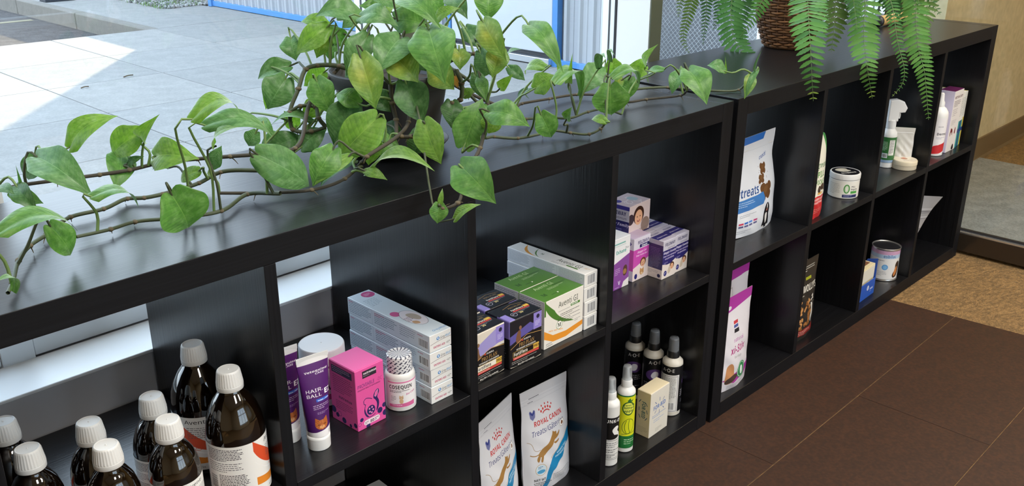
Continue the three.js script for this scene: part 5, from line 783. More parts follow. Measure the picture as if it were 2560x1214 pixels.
// ---------------------------------------------------------------- left unit, fourth compartment
{
  const lav = '#d9d3de';
  const fel = (w, h, d, k) => pm(cartonArt(w, h, d, k ?? 5, lav, (c, W, H) => { rect(c, 0, 0, W, H, '#e3dcdc'); rect(c, 0, 20, W, 36, '#2f2a6a'); rect(c, 0, 0, W, 22, '#c9c4cf'); txt(c, 'FELIWAY', W / 2, 13, 9.6, { align: 'center', color: '#252250', sx: 0.88 }); txt(c, 'Optimum', W / 2 + 4, 20, 6, { align: 'center', color: '#6a6478', italic: true, bold: false }); txt(c, 'Happy Family', W / 2, 30, 6.4, { align: 'center', color: '#e8dff2', italic: true, font: 'serif' }); txt(c, 'Pour une sérénité', W / 2, 37, 5, { align: 'center', color: '#d8cbe8', italic: true, font: 'serif' }); txt(c, 'au quotidien', W / 2, 43, 5, { align: 'center', color: '#d8cbe8', italic: true, font: 'serif' }); poly(c, [[0, 52], [W * 0.5, 58], [W, 48], [W, H], [0, H]], '#e6d9cf'); person(c, W * 0.72, 62, 8, '#4a2c20'); blob(c, [[W * 0.45, 64], [W * 0.6, 60], [W * 0.66, 76], [W * 0.4, 80]], '#cbb9a4'); disc(c, 12, H - 12, 5.4, '#2b2a72', 6); small(c, 8, H - 14, 8, 2, 2.4, '#d8d4ee'); small(c, 6, 50, 14, 2, 2.6, '#b9aed8', 0.35); },
    (c, D, H) => { rect(c, 0, 0, D, H, '#302c5e'); rect(c, 0, 0, D, 10, '#bdb7c6'); small(c, 5, 18, D - 10, 14, 3.4, '#77729a', 0.3); rect(c, 0, H - 22, D, 22, '#d9cfca'); small(c, 4, H - 18, D - 12, 3, 3, '#8a8288', 0.3); disc(c, D - 8, H - 8, 4, '#2b2a52'); },
    (c, W, D) => { rect(c, 0, 0, W, D, '#c3bdcc'); rect(c, 0, D * 0.35, W, D * 0.4, '#35306e'); txt(c, 'FELIWAY', W / 2, 14, 7, { align: 'center', color: '#2c2860' }); txt(c, 'Happy Family', W / 2, D * 0.6, 5, { align: 'center', color: '#d8cfe8', italic: true, font: 'serif' }); small(c, 6, D - 10, W - 12, 2, 3, '#7a7488', 0.3); }), 0.35, 0.2);
  const FM = fel(0.0485, 0.087, 0.053);
  const fp = (x, z, l) => carton({ name: 'diffuser_carton', label: l, group: 'navy and white diffuser cartons', w: 0.0485, h: 0.087, d: 0.053, x, y: S1, z, turn: rr(-0.015, 0.01), mat: FM });
  fp(1.3325, -0.056, 'navy and white carton at the front, its dark blue side facing the shelf middle');
  fp(1.3805, -0.058, 'navy and white carton at the front against the end panel');
  fp(1.331, -0.112, 'navy and white carton in the back row behind the dark-sided front carton');
  fp(1.381, -0.1135, 'navy and white carton in the back row against the end panel');
  fp(1.2805, -0.152, 'navy and white carton in the back row, behind the pink carton');
  carton({ name: 'diffuser_carton', label: 'carton lying crosswise on the back row, a smiling face on its end', group: 'navy and white diffuser cartons', w: 0.079, h: 0.0665, d: 0.06, x: 1.301, y: S1 + 0.0876, z: -0.1245, turn: 0.06, mat: pm(cartonArt(0.079, 0.0665, 0.06, 5, '#d9cdd6', (c, W, H) => { rect(c, 0, 0, W, H, '#d8c4c0'); person(c, W * 0.45, 26, 20, '#3e2418'); disc(c, W * 0.78, 52, 16, '#8c7466'); disc(c, 6, 30, 12, '#3a2a30'); small(c, 40, 58, 34, 2, 3, '#77655f'); }, (c, D, H) => { rect(c, 0, 0, D, 34, '#cfc9d6'); rect(c, 0, 0, D, 9, '#4a44a0'); txt(c, 'FELIWAY', D / 2, 22, 12, { align: 'center', color: '#25225c', sx: 0.86 }); txt(c, 'Optimum', D / 2 + 6, 31, 8, { align: 'center', color: '#544e70', italic: true, bold: false }); rect(c, 0, 34, D, H, '#2f2a6a'); txt(c, 'Happy Family', D / 2, 45, 8.4, { align: 'center', color: '#ece4f6', italic: true, font: 'serif' }); small(c, 8, 52, 40, 3, 4, '#a79fd0', 0.3); }, (c, W, D) => { rect(c, 0, 0, W, D, '#d3c3cb'); c.strokeStyle = '#efe6ec'; c.lineWidth = 2; for (let i = 0; i < 5; i++) { c.beginPath(); c.arc(rr(20, 60), rr(10, 50), rr(6, 18), 0, 5); c.stroke(); } disc(c, 16, 18, 9, '#4f4a98'); blob(c, [[40, 20], [62, 16], [66, 40], [44, 44]], '#a8c0cc'); }), 0.35, 0.2) });
  carton({ name: 'pheromone_box', label: 'bright pink and white upright carton showing a woman with a cat', w: 0.057, h: 0.096, d: 0.055, x: 1.28, y: S1, z: -0.093, flap: std({ color: 0xc8b4cc, roughness: 0.45 }), mat: pm(cartonArt(0.057, 0.096, 0.055, 5, '#e6dfe6', (c, W, H) => { rect(c, 0, 0, W, H, '#cc4fae'); rect(c, 0, 0, W, 25, '#ddd6e2'); txt(c, 'FELIWAY', W / 2 + 4, 14, 10.4, { align: 'center', color: '#2a2560', sx: 0.9 }); rect(c, 20, 16, 34, 7, '#2a2560'); txt(c, 'Classic', 37, 21.6, 6, { align: 'center', color: '#fff' }); txt(c, 'Happy Cat', W / 2, 34, 6, { align: 'center', color: '#f8dcf0', italic: true, font: 'serif' }); txt(c, 'Pour votre chat', W / 2, 41, 5, { align: 'center', color: '#f8dcf0', italic: true, font: 'serif' }); poly(c, [[0, 66], [W, 50], [W, H], [0, H]], '#ead8d2'); person(c, W * 0.6, 58, 10, '#6a3c22'); furFace(c, W * 0.55, 80, 7, '#c8935a', '#ecd0a8'); disc(c, 11, H - 10, 5, '#2b2a72', 6); }, (c, D, H) => { rect(c, 0, 0, D, H, '#cc4fae'); rect(c, 0, 0, D, 25, '#ddd6e2'); poly(c, [[D - 20, 12], [D - 13, 4], [D - 6, 12], [D - 13, 20]], '#43357e'); disc(c, D - 13, 12, 3, '#e8e0f0'); rect(c, 0, H - 24, D, 24, '#d8cfe0'); small(c, 8, 34, 36, 8, 3.6, '#efc8e4', 0.3); }, (c, W, D) => { rect(c, 0, 0, W, D, '#c4bccc'); rect(c, 6, 8, W - 12, D - 22, '#d05ab2'); small(c, 10, 14, W - 20, 3, 5, '#f2d4ea', 0.35); }), 0.35, 0.2) });
  carton({ name: 'calming_box', label: 'purple and white tall carton cut off by the divider, beside the pink one', w: 0.082, h: 0.113, d: 0.045, x: 1.184, y: S1, z: -0.0925, mat: pm(cartonArt(0.082, 0.113, 0.045, 4.4, '#e9e8ea', (c, W, H) => { rect(c, 0, 0, W, H, '#f0eff0'); rect(c, 28, 16, 40, 0.6, '#8fb8a8'); txt(c, 'Exhane', 36, 34, 11, { color: '#2a9a8c', sx: 0.86 }); txt(c, 'Plus', 66, 27, 6, { color: '#6a6a70', bold: false }); rect(c, 30, 10, 36, 3, '#7fb8b0'); poly(c, [[0, 62], [W, 40], [W, H], [0, H]], '#8a4c9c'); blob(c, [[60, 66], [74, 62], [76, 84], [62, 90]], '#5a3a34'); disc(c, 67, 78, 6, '#a07848'); small(c, 34, 66, 18, 4, 4, '#d8bce0', 0.35); poly(c, [[58, H], [64, 100], [W, 94], [W, H]], '#e8e4e0'); txt(c, 'V', 46, 104, 12, { color: '#f0e6f4' }); small(c, 36, 108, 24, 1, 3, '#d8bce0'); }), 0.35, 0.2) });
  // spray bottles in the lower compartment
  const sprayCap = std({ color: new THREE.Color(0.8, 0.8, 0.78), roughness: 0.35 }), smoke = phys({ color: 0xb9bec4, roughness: 0.16, transmission: 0.7, thickness: 0 }), frost = phys({ color: 0xdfe3e6, roughness: 0.35, transmission: 0.75, thickness: 0 });
  const creamy = std({ color: new THREE.Color(0.72, 0.67, 0.58), roughness: 0.36 });
  function sprayBottle(name, label, x, z, r, hb, tex, dark, group, l0, l1, face = FACE) {
    const t = thing(name, label, 'spray bottle', [x, B1, z], 0, group);
    part('body', revolve([[0, 0], [r - 0.003, 0], [r, 0.003], [r, hb - 0.012], [r * 0.97, hb - 0.006], [r * 0.72, hb], [r * 0.6, hb + 0.001], [r * 0.58, hb + 0.004], [0, hb + 0.004]], 44), dark ? creamy : whitePlastic, t);
    labelBand(t, r + 0.0004, l0, l1 - l0, tex, face);
    const cm = dark ? blackPlastic : sprayCap;
    part('collar', revolve([[r * 0.56, hb + 0.001], [r * 0.6, hb + 0.003], [r * 0.58, hb + 0.017], [r * 0.42, hb + 0.021], [0, hb + 0.021]], 60, (a, y, i) => i === 1 || i === 2 ? 1 + 0.02 * Math.cos(a * 24) : 1), cm, t);
    part('nozzle', revolve([[r * 0.3, hb + 0.02], [r * 0.3, hb + 0.03], [r * 0.22, hb + 0.033], [r * 0.22, hb + 0.042], [0, hb + 0.042]], 24), cm, t);
    part('overcap', revolve([[r * 0.52, hb + 0.0185], [r * 0.47, hb + 0.046], [r * 0.4, hb + 0.0495], [0, hb + 0.05]], 32), dark ? smoke : frost, t);
    return t;
  }
  const aoe = canvasTex(640, 520, (c) => { const k = 640 / 148; c.scale(k, k); rect(c, 0, 0, 148, 121, '#e3e1dc'); rect(c, 0, 0, 148, 22, '#131316'); rect(c, 40, 0, 64, 121, '#131316'); txt(c, 'A·O·E', 72, 15, 12, { align: 'center', color: '#ece9e4', bold: false }); txt(c, 'A·O·E', 14, 15, 12, { align: 'center', color: '#ece9e4', bold: false }); blob(c, [[54, 34], [70, 26], [88, 32], [94, 46], [80, 58], [60, 56], [50, 46]], '#5d3f7c'); blob(c, [[70, 32], [82, 36], [80, 50], [70, 54], [62, 46]], '#e9e4ee'); small(c, 46, 64, 52, 4, 5, '#c9c5ce', 0.3); small(c, 50, 92, 44, 2, 5, '#9a96a0', 0.3); c.strokeStyle = '#4a3a58'; c.lineWidth = 0.8; c.strokeRect(6, 26, 31, 92); small(c, 9, 30, 25, 16, 3.6, '#777', 0.35); bars(c, 12, 96, 18, 18); c.strokeRect(107, 26, 38, 92); small(c, 110, 30, 32, 14, 4, '#777', 0.35); });
  const aoeBack = aoe;
  sprayBottle('pet_spray', 'cream spray bottle with a black label, at the back and tallest in view', 1.404, -0.166, 0.0235, 0.141, aoe, true, 'cream spray bottles with clear caps', 0.012, 0.128, FACE + 0.08);
  sprayBottle('pet_spray', 'cream spray bottle with a black label, middle of the row of three', 1.404, -0.113, 0.0235, 0.141, aoe, true, 'cream spray bottles with clear caps', 0.012, 0.128, FACE + 0.3);
  sprayBottle('pet_spray', 'cream spray bottle nearest the shelf edge, its text panel and barcode facing out', 1.404, -0.06, 0.0235, 0.141, aoeBack, true, 'cream spray bottles with clear caps', 0.012, 0.128, FACE + 2.2);
  sprayBottle('bitter_spray', 'white spray bottle with a yellow label and green foot', 1.2115, -0.043, 0.0195, 0.152, canvasTex(480, 500, (c) => { const k = 480 / 123; c.scale(k, k); rect(c, 0, 0, 123, 128, '#d9dc1e'); rect(c, 0, 98, 123, 30, '#1c6f34'); rect(c, 24, 98, 24, 27, '#d9dc1e'); rect(c, 0, 0, 123, 3, '#1c6f34'); blob(c, [[58, 18], [70, 13], [82, 20], [84, 36], [74, 48], [62, 46], [54, 34]], '#31602a'); blob(c, [[60, 20], [70, 16], [80, 22], [82, 35], [73, 45], [63, 43], [57, 33]], '#e8ea5a'); poly(c, [[66, 12], [72, 6], [74, 12], [80, 9], [76, 15], [68, 16]], '#2f6a2c'); txt(c, 'grannick’s', 70, 25, 5.6, { align: 'center', color: '#1a4a20' }); txt(c, 'bitter', 70, 32.5, 8, { align: 'center', color: '#1a4a20' }); txt(c, 'apple', 70, 40, 8, { align: 'center', color: '#1a4a20' }); c.strokeStyle = '#3c5a14'; c.lineWidth = 1.1; c.beginPath(); c.ellipse(70, 74, 13, 18, 0.2, 0, 6.3); c.moveTo(66, 60); c.quadraticCurveTo(58, 76, 66, 90); c.moveTo(72, 58); c.quadraticCurveTo(68, 74, 74, 90); c.moveTo(56, 94); c.lineTo(88, 90); c.stroke(); for (let i = 0; i < 3; i++) { c.save(); c.translate(30 + i * 5, 6); c.rotate(Math.PI / 2); small(c, 0, 0, 70 - i * 14, 1, 3.4, '#4c5a18', 0.5); c.restore(); } bars(c, 27, 84, 18, 32, true); small(c, 62, 106, 30, 3, 5, '#cfe8c0', 0.35); }), false, null, 0.012, 0.14);
  sprayBottle('odour_spray', 'white spray bottle with black band cut off by the divider', 1.148, -0.035, 0.0195, 0.152, canvasTex(480, 500, (c) => { const k = 480 / 123; c.scale(k, k); rect(c, 0, 0, 123, 128, '#e4e3de'); rect(c, 0, 24, 123, 44, '#111'); txt(c, 'SKUNK-OFF', 71, 36, 10.5, { align: 'center', color: '#f0eee8' }); blob(c, [[72, 62], [68, 54], [74, 46], [82, 44], [86, 50], [80, 56], [90, 64], [84, 70], [76, 68]], '#f2f0ea'); disc(c, 60, 70, 26, '#111', 6); rect(c, 36, 78, 80, 0.8, '#333'); small(c, 44, 84, 60, 3, 4.6, '#777', 0.35); small(c, 46, 100, 54, 2, 5, '#666', 0.35); c.strokeStyle = '#333'; c.lineWidth = 0.7; c.strokeRect(52, 112, 34, 9); small(c, 55, 114, 26, 2, 3.4, '#444'); rect(c, 36, 124, 80, 0.8, '#333'); }), false, null, 0.014, 0.142);
  carton({ name: 'deterrent_box', label: 'plain cream carton with blue ray lettering in front of the spray bottles', w: 0.072, h: 0.111, d: 0.036, x: 1.2775, y: B1, z: -0.0255, turn: 0.03, flap: std({ color: 0xddcfae, roughness: 0.6 }), mat: pm(cartonArt(0.072, 0.111, 0.036, 5, '#d9ceb6', (c, W, H) => { rect(c, 0, 0, W, H, '#ded8cb'); const b = '#3a6ab0'; txt(c, 'FOR-BID', W / 2, 46, 14, { align: 'center', color: b, sx: 0.84, rot: -0.05 }); for (let i = 0; i < 8; i++) { const a = i / 8 * 6.28 + 0.39 * 0 , x = W / 2, y = 41; if (i % 4 === 0) continue; c.strokeStyle = '#2a4a90'; c.lineWidth = 1.5; c.beginPath(); c.moveTo(x + Math.cos(a) * 17, y + Math.sin(a) * 11); c.lineTo(x + Math.cos(a) * 25, y + Math.sin(a) * 20); c.stroke(); } small(c, 10, 60, 52, 2, 4, '#6f8fc0', 0.35); small(c, 16, 72, 42, 2, 4.6, '#8aa4c8', 0.3); small(c, 24, 96, 26, 3, 3.2, '#a8a498', 0.35); }, (c, D, H) => { rect(c, 0, 0, D, H, '#cfc09c'); c.save(); c.translate(D / 2 - 4, 24); c.rotate(Math.PI / 2); txt(c, 'FOR-BID', 0, 0, 13, { color: '#2a5a60', sx: 0.82 }); c.restore(); for (const [x, y, a] of [[8, 26, 0.6], [26, 30, -0.6], [7, 46, 0], [28, 48, -0.3], [9, 64, -0.5], [26, 66, 0.6]]) { c.save(); c.translate(x, y); c.rotate(a); rect(c, -0.8, -5, 1.6, 9, '#24506a'); c.restore(); } small(c, 5, 88, 26, 5, 3, '#a89a78', 0.35); }), 0.55) });
}

// ---------------------------------------------------------------- right unit
{
  const white = std({ color: new THREE.Color(0.72, 0.71, 0.7), roughness: 0.35, side: THREE.DoubleSide }), dark = std({ color: new THREE.Color(0.02, 0.02, 0.02), roughness: 0.4, side: THREE.DoubleSide });
  const biscuit = (c, x, y, s) => { for (const [a, b, r] of [[-0.8, -0.5, 0.62], [0.8, -0.5, 0.62], [-0.6, 0.6, 0.62], [0.7, 0.6, 0.6], [0, 0, 0.9]]) disc(c, x + a * s, y + b * s, r * s, '#6d4a2c'); disc(c, x, y - s * 0.2, s * 0.5, '#7c5836'); };
  pouch({ label: 'white and blue treat pouch with biscuits and a black and white dog', x: 1.731, y: S2, z: -0.082, w: 0.15, h: 0.24, D: 0.042, seed: 3, pinch: 0.08, belly: 0.3, turn: 0.02, back: white, k: 4, art: (c, W0, H) => {
    c.scale(W0 / 196, 1); const W = 216; rect(c, 0, 0, W, H, '#dfe2e8'); c.translate(-20, 0); poly(c, [[0, 0], [W * 0.72, 0], [W * 0.66, 16], [0, 18]], '#2f6ec2'); rect(c, 0, 33, W, 0.6, '#c4c9d2'); txt(c, 'crunch!', 112, 62, 13, { color: '#3a5aa0', rot: -0.12, italic: true }); biscuit(c, 132, 84, 12); biscuit(c, 122, 108, 10); biscuit(c, 146, 142, 19); for (let i = 0; i < 26; i++) disc(c, rr(104, 160), rr(76, 132), 1.1, '#7a5a3c');
    c.save(); c.translate(-24, 0); txt(c, 'treats', 62, 140, 30, { color: '#28508f', sx: 0.86 }); poly(c, [[0, 150], [158, 142], [166, 158], [156, 172], [0, 180]], '#3f7cc0'); small(c, 50, 152, 70, 3, 5, '#bcd4ee', 0.35); txt(c, 'SOFT', 40, 132, 10, { color: '#88a' }); small(c, 64, 184, 70, 2, 4, '#8f97a4', 0.35); for (const [x, f] of [[62, '#c8385a'], [80, '#2a62b8'], [98, '#4a80d0'], [118, '#c0407a']]) { rect(c, x, 202, 15, 4.5, f); rect(c, x, 209, 15, 4.5, '#5a5a88'); } small(c, 56, 222, 60, 2, 4.6, '#9aa0ac', 0.35); c.restore(); c.translate(-14, 0);
    blob(c, [[158, 176], [172, 172], [180, 184], [178, 202], [186, 220], [188, 236], [150, 238], [150, 214], [156, 196]], '#1d1b1e'); blob(c, [[162, 200], [172, 198], [174, 216], [166, 230], [160, 214]], '#e6e2dc'); disc(c, 168, 184, 6, '#2a2628'); disc(c, 168, 192, 3.4, '#b06a5a'); blob(c, [[166, 176], [170, 176], [170, 188], [166, 188]], '#efeae4'); disc(c, 158, 234, 5, '#e6e2dc', 3); disc(c, 178, 234, 5, '#e6e2dc', 3);
  } });
  const stix = (front) => (c, W, H) => { rect(c, 0, 0, W, H, '#e2dde2'); const m = '#b03aa0'; poly(c, [[0, 0], [W, 0], [W, front ? 24 : 34], [0, front ? 44 : 40]], m); if (front) { disc(c, 44, 28, 8, '#e2dde2', 5); rect(c, 58, 64, 20, 8, '#c8404a'); rect(c, 58, 74, 20, 7, '#4a5a9a'); rect(c, 60, 84, 20, 10, '#2a2a30'); txt(c, 'natural', 58, 118, 13, { color: m, bold: false }); txt(c, 'xi-Stix', 44, 146, 25, { color: '#b0307a', sx: 0.84, italic: true }); txt(c, 'for dogs', 60, 160, 8, { color: '#888', bold: false }); poly(c, [[W, 158], [W - 30, 178], [W, 190]], '#f0ecf0'); poly(c, [[20, 208], [W, 186], [W, 212], [60, 224]], m); blob(c, [[30, 178], [48, 166], [60, 180], [62, 204], [70, 216], [26, 226]], '#c48a5c'); blob(c, [[28, 206], [70, 200], [82, 212], [30, 224]], '#4a3a34'); disc(c, 92, 198, 19, '#2f8a52', 22); ring(c, 92, 198, 16, '#dff0e4', 1.4, 19); blob(c, [[88, 186], [100, 190], [98, 208], [90, 212], [84, 200]], '#e8f2ea'); small(c, 40, 228, 70, 3, 4, '#999', 0.35); } else { rect(c, 44, 60, 30, 40, '#e9e6e9'); c.strokeStyle = '#555'; c.lineWidth = 0.8; c.strokeRect(40, 56, 34, 44); txt(c, 's', 64, 94, 14, { color: '#222' }); poly(c, [[W, 90], [W * 0.3, 220], [W * 0.6, 220], [W, 150]], '#efeaef'); poly(c, [[W, 170], [W - 30, 214], [W, 232]], m); } };
  pouch({ label: 'white and magenta chew pouch in front, with a green oval seal near its foot', group: 'white and magenta chew pouches', x: 1.604, y: B2, z: -0.03, w: 0.142, h: 0.24, D: 0.04, seed: 7, flare: 0.1, back: white, art: stix(true), k: 4, zip: 0 });
  pouch({ label: 'white and magenta chew pouch standing behind the one with the green seal', group: 'white and magenta chew pouches', x: 1.685, y: B2, z: -0.088, w: 0.156, h: 0.27, D: 0.04, seed: 9, back: white, art: stix(false), k: 3, lean: -0.004 });
  pouch({ label: 'cream and red pouch with a green rounded top edge and brown treats', x: 1.918, y: S2, z: -0.022, w: 0.086, h: 0.222, D: 0.03, seed: 4, round: 0.34, pinch: 0.0, back: std({ color: 0x4d9b4f, roughness: 0.4, side: THREE.DoubleSide }), zip: 0, k: 5, art: (c, W, H) => { rect(c, 0, 0, W, H, '#3c8a48'); blob(c, [[0, -10], [W * 0.6, -8], [W - 8, 30], [W - 2, 80], [W - 2, H], [0, H], [0, H / 2]], '#e4e0cf'); txt(c, 'greenies', 34, 92, 19, { color: '#2f6a34', italic: true, font: 'serif', sx: 0.7 }); txt(c, 'PILL', 34, 116, 21, { color: '#4a8a34', sx: 0.86 }); txt(c, 'POCKETS', 26, 134, 17, { color: '#4a8a34', sx: 0.72 }); for (const [x, y] of [[46, 147], [60, 142], [72, 144]]) { disc(c, x, y, 8, '#3a281c', 9); disc(c, x - 2, y - 3, 2.4, '#5c4230'); } rect(c, 40, 155, 24, 5, '#d8a850'); rect(c, 0, 164, W, H, '#c8282e'); txt(c, 'HICKORY SMOKE FLAVOUR', 6, 174, 7.4, { color: '#f4dcd8', sx: 0.76 }); txt(c, 'SAVEUR DE FUMEE', 14, 182, 7.4, { color: '#f4dcd8', sx: 0.8 }); small(c, 20, 196, 50, 3, 5, '#e89890', 0.3); } });
  const jar = thing('powder_jar', 'white jar with a black lid print and a green ring on its label', 'jar', [2.143, S2, -0.047]);
  part('body', revolve([[0, 0], [0.036, 0], [0.0385, 0.002], [0.0385, 0.05], [0.0385, 0.05], [0.037, 0.051], [0, 0.051]], 48), whitePlastic, jar);
  labelBand(jar, 0.0389, 0.003, 0.045, canvasTex(720, 134, (c) => { const k = 720 / 244; c.scale(k, k); rect(c, 0, 0, 244, 46, '#e4e0d6'); ring(c, 128, 20, 6.5, '#3f8a3a', 3, 11); ring(c, 128, 20, 3, '#8fc080', 1, 8); txt(c, 'PILL', 140, 16, 6, { color: '#222' }); txt(c, 'Disguise', 139, 23, 6, { color: '#222', sx: 0.84 }); rect(c, 139, 26, 20, 7, '#4a9a44'); rect(c, 118, 36, 42, 8, '#252a5c'); small(c, 122, 38, 24, 2, 3, '#b0b4d8', 0.35); small(c, 78, 8, 34, 8, 3.8, '#99958c', 0.3); }), FACE - 0.1);
  part('lid', revolve([[0.0388, 0.0515], [0.0395, 0.052], [0.0395, 0.064], [0.038, 0.0665], [0.038, 0.0665], [0.0365, 0.0665], [0.036, 0.066], [0, 0.066]], 80, (a, y, i) => i === 1 || i === 2 ? 1 + 0.006 * Math.cos(a * 50) : 1), whitePlastic, jar);
  part('lid_print', new THREE.CircleGeometry(0.0355, 48).rotateX(-Math.PI / 2), pm(canvasTex(256, 256, (c) => { rect(c, 0, 0, 256, 256, '#16161a'); blob(c, [[40, 60], [120, 20], [190, 50], [170, 90], [200, 130], [120, 150], [70, 130]], '#c9c2b0'); blob(c, [[70, 70], [120, 50], [150, 90], [100, 110]], '#d8d0bc'); txt(c, 'Disguise', 128, 190, 40, { align: 'center', color: '#e8e4da' }); }), 0.35, 0.3), jar, [0, 0.0663, 0], [0, -0.5, 0]);
  const moll = (c, W, H) => { rect(c, 0, 0, W, H, '#232322'); small(c, 24, 18, 92, 3, 6, '#b8b4a8', 0.45); rect(c, 66, 48, 30, 8, '#9aa020'); txt(c, 'MOLLY’S', 52, 88, 27, { color: '#ece7da', sx: 0.66 }); small(c, 34, 94, 40, 1, 5, '#b8b4a8'); for (let i = 0; i < 46; i++) { const x = rr(24, 92), y = rr(112, 186), s = rr(5, 9); c.save(); c.translate(x, y); c.rotate(rr(0, 3)); rect(c, -s, -s * 0.6, s * 2, s * 1.2, ['#a9713c', '#c18a50', '#8a5628', '#d09a60'][i % 4]); rect(c, -s, s * 0.35, s * 2, s * 0.25, '#5a3418'); c.restore(); } blob(c, [[96, 108], [108, 100], [112, 120], [106, 140], [108, 176], [100, 186], [98, 150]], '#e4e0d8'); disc(c, 104, 112, 5, '#d8d2c8'); for (let i = 0; i < 14; i++) disc(c, rr(94, 112), rr(98, 130), rr(1.5, 4), '#101010'); rect(c, 0, 190, W, 20, '#8e2420'); small(c, 24, 194, 76, 3, 5, '#e0a89c', 0.4); };
  const [, mm] = pouch({ label: 'dark pouch of brown meat treats in front, with white hand lettering', group: 'dark meat treat pouches', x: 1.952, y: B2, z: -0.034, w: 0.132, h: 0.222, D: 0.035, seed: 6, back: dark, art: moll, k: 5, zipMat: dark, zip: 0.9, rough: 0.4 });
  pouch({ label: 'dark treat pouch behind the front one, its lettering showing above it', group: 'dark meat treat pouches', x: 1.985, y: B2, z: -0.082, w: 0.15, h: 0.288, D: 0.03, seed: 8, back: dark, mat: mm, zipMat: dark, zip: 0.93 });
  // foaming spray, white pouch, round tin
  const foam = thing('foam_bottle', 'white trigger spray bottle with a dark green label', 'spray bottle', [2.4855, S2, -0.082]);
  part('body', revolve([[0, 0], [0.019, 0], [0.0215, 0.002], [0.0215, 0.095], [0.02, 0.104], [0.014, 0.113], [0.012, 0.118], [0, 0.118]], 40), whitePlastic, foam);
  labelBand(foam, 0.0219, 0.016, 0.076, canvasTex(420, 234, (c) => { const k = 420 / 137; c.scale(k, k); rect(c, 0, 0, 137, 76, '#2f6a34'); rect(c, 68, 8, 17, 46, '#e6e4de'); small(c, 70, 10, 13, 12, 3.4, '#555', 0.4); rect(c, 50, 48, 16, 14, '#cfd8e4'); bars(c, 52, 50, 12, 10); small(c, 50, 14, 14, 7, 4, '#cfe4cc', 0.35); rect(c, 0, 68, 137, 8, '#8fa8c4'); }), FACE);
  part('collar', revolve([[0.0125, 0.115], [0.0135, 0.116], [0.0135, 0.138], [0.012, 0.142], [0, 0.142]], 48, (a, y, i) => i === 1 || i === 2 ? 1 + 0.02 * Math.cos(a * 22) : 1), sprayCap2(), foam);
  function sprayCap2() { return std({ color: new THREE.Color(0.78, 0.78, 0.77), roughness: 0.35 }); }
  const hs = new THREE.Shape([[-0.012, 0.14], [0.012, 0.14], [0.013, 0.165], [0.03, 0.166], [0.034, 0.176], [0.024, 0.192], [0.008, 0.198], [-0.012, 0.196]].map((p) => new THREE.Vector2(...p)));
  part('spray_head', new THREE.ExtrudeGeometry(hs, { depth: 0.016, bevelEnabled: true, bevelSize: 0.003, bevelThickness: 0.003, bevelSegments: 3 }).translate(0, 0, -0.008), sprayCap2(), foam, null, [0, -0.8, 0]);
  part('trigger', tube([V(0.017, 0.166, 0), V(0.021, 0.156, 0), V(0.02, 0.144, 0)], 0.0028, 8, 8), sprayCap2(), foam, null, [0, -0.8, 0]);
  pouch({ label: 'plain off-white pouch behind the round tin', x: 2.527, y: S2, z: -0.058, w: 0.062, h: 0.114, D: 0.016, seed: 2, turn: -1.05, back: std({ color: 0x3f7a3c, roughness: 0.5, side: THREE.DoubleSide }), zip: 0.86, zipMat: white, k: 5, art: (c, W, H) => { rect(c, 0, 0, W, H, '#cfccc6'); rect(c, 0, 0, 5, H, '#3f7a3c'); blob(c, [[20, 40], [30, 36], [36, 52], [34, 78], [28, 90], [26, 66]], '#dedbd5'); } });
  const tin = thing('balm_tin', 'flat round cream tin lying in front of the trigger spray', 'tin', [2.508, S2, -0.0355]);
  part('base', revolve([[0, 0], [0.0335, 0], [0.0345, 0.0015], [0.0345, 0.014], [0.034, 0.0145], [0, 0.0145]], 48), std({ color: 0xc9bda6, roughness: 0.45 }), tin); part('lid', revolve([[0.0348, 0.0132], [0.0355, 0.014], [0.0355, 0.0245], [0.0335, 0.027], [0.0335, 0.027], [0.032, 0.0267], [0, 0.0267]], 56), std({ color: 0xdccfb4, roughness: 0.45 }), tin);
  part('lid_print', new THREE.CircleGeometry(0.0315, 40).rotateX(-Math.PI / 2), pm(canvasTex(192, 192, (c) => { rect(c, 0, 0, 192, 192, '#e4d8c4'); blob(c, [[60, 60], [120, 50], [130, 100], [80, 120]], '#b88a70'); blob(c, [[84, 50], [120, 56], [104, 84]], '#d9583c'); small(c, 50, 130, 90, 3, 12, '#8a7a68', 0.35); }), 0.4), tin, [0, 0.0269, 0], [0, -0.6, 0]);
  // tins and a blue counter box below
  const canTex = canvasTex(640, 226, (c) => { const k = 640 / 258; c.scale(k, k); rect(c, 0, 0, 258, 91, '#dcdad8'); rect(c, 0, 0, 258, 12, '#c49ab8'); rect(c, 0, 12, 258, 12, '#a9c0d8'); txt(c, 'esbilac', 118, 22, 13, { color: '#4a6a98', sx: 0.9 }); disc(c, 126, 52, 9, '#5a96cc'); disc(c, 126, 52, 6, '#7ab0da'); blob(c, [[158, 40], [170, 30], [178, 44], [176, 66], [170, 84], [154, 88], [150, 76], [160, 60]], '#2a1d1a'); blob(c, [[160, 52], [168, 48], [170, 70], [158, 84], [154, 76]], '#c07840'); small(c, 100, 30, 40, 1, 4, '#777', 0.5); small(c, 100, 66, 34, 4, 4, '#8a8a90', 0.3); small(c, 20, 30, 60, 12, 4, '#99a', 0.3); });
  const canM = pm(canTex, 0.3, 0.3), metal = std({ color: new THREE.Color(0.6, 0.58, 0.55), roughness: 0.3, metalness: 0.85 }), lidM = std({ color: new THREE.Color(0.03, 0.03, 0.035), roughness: 0.3, metalness: 0.4 });
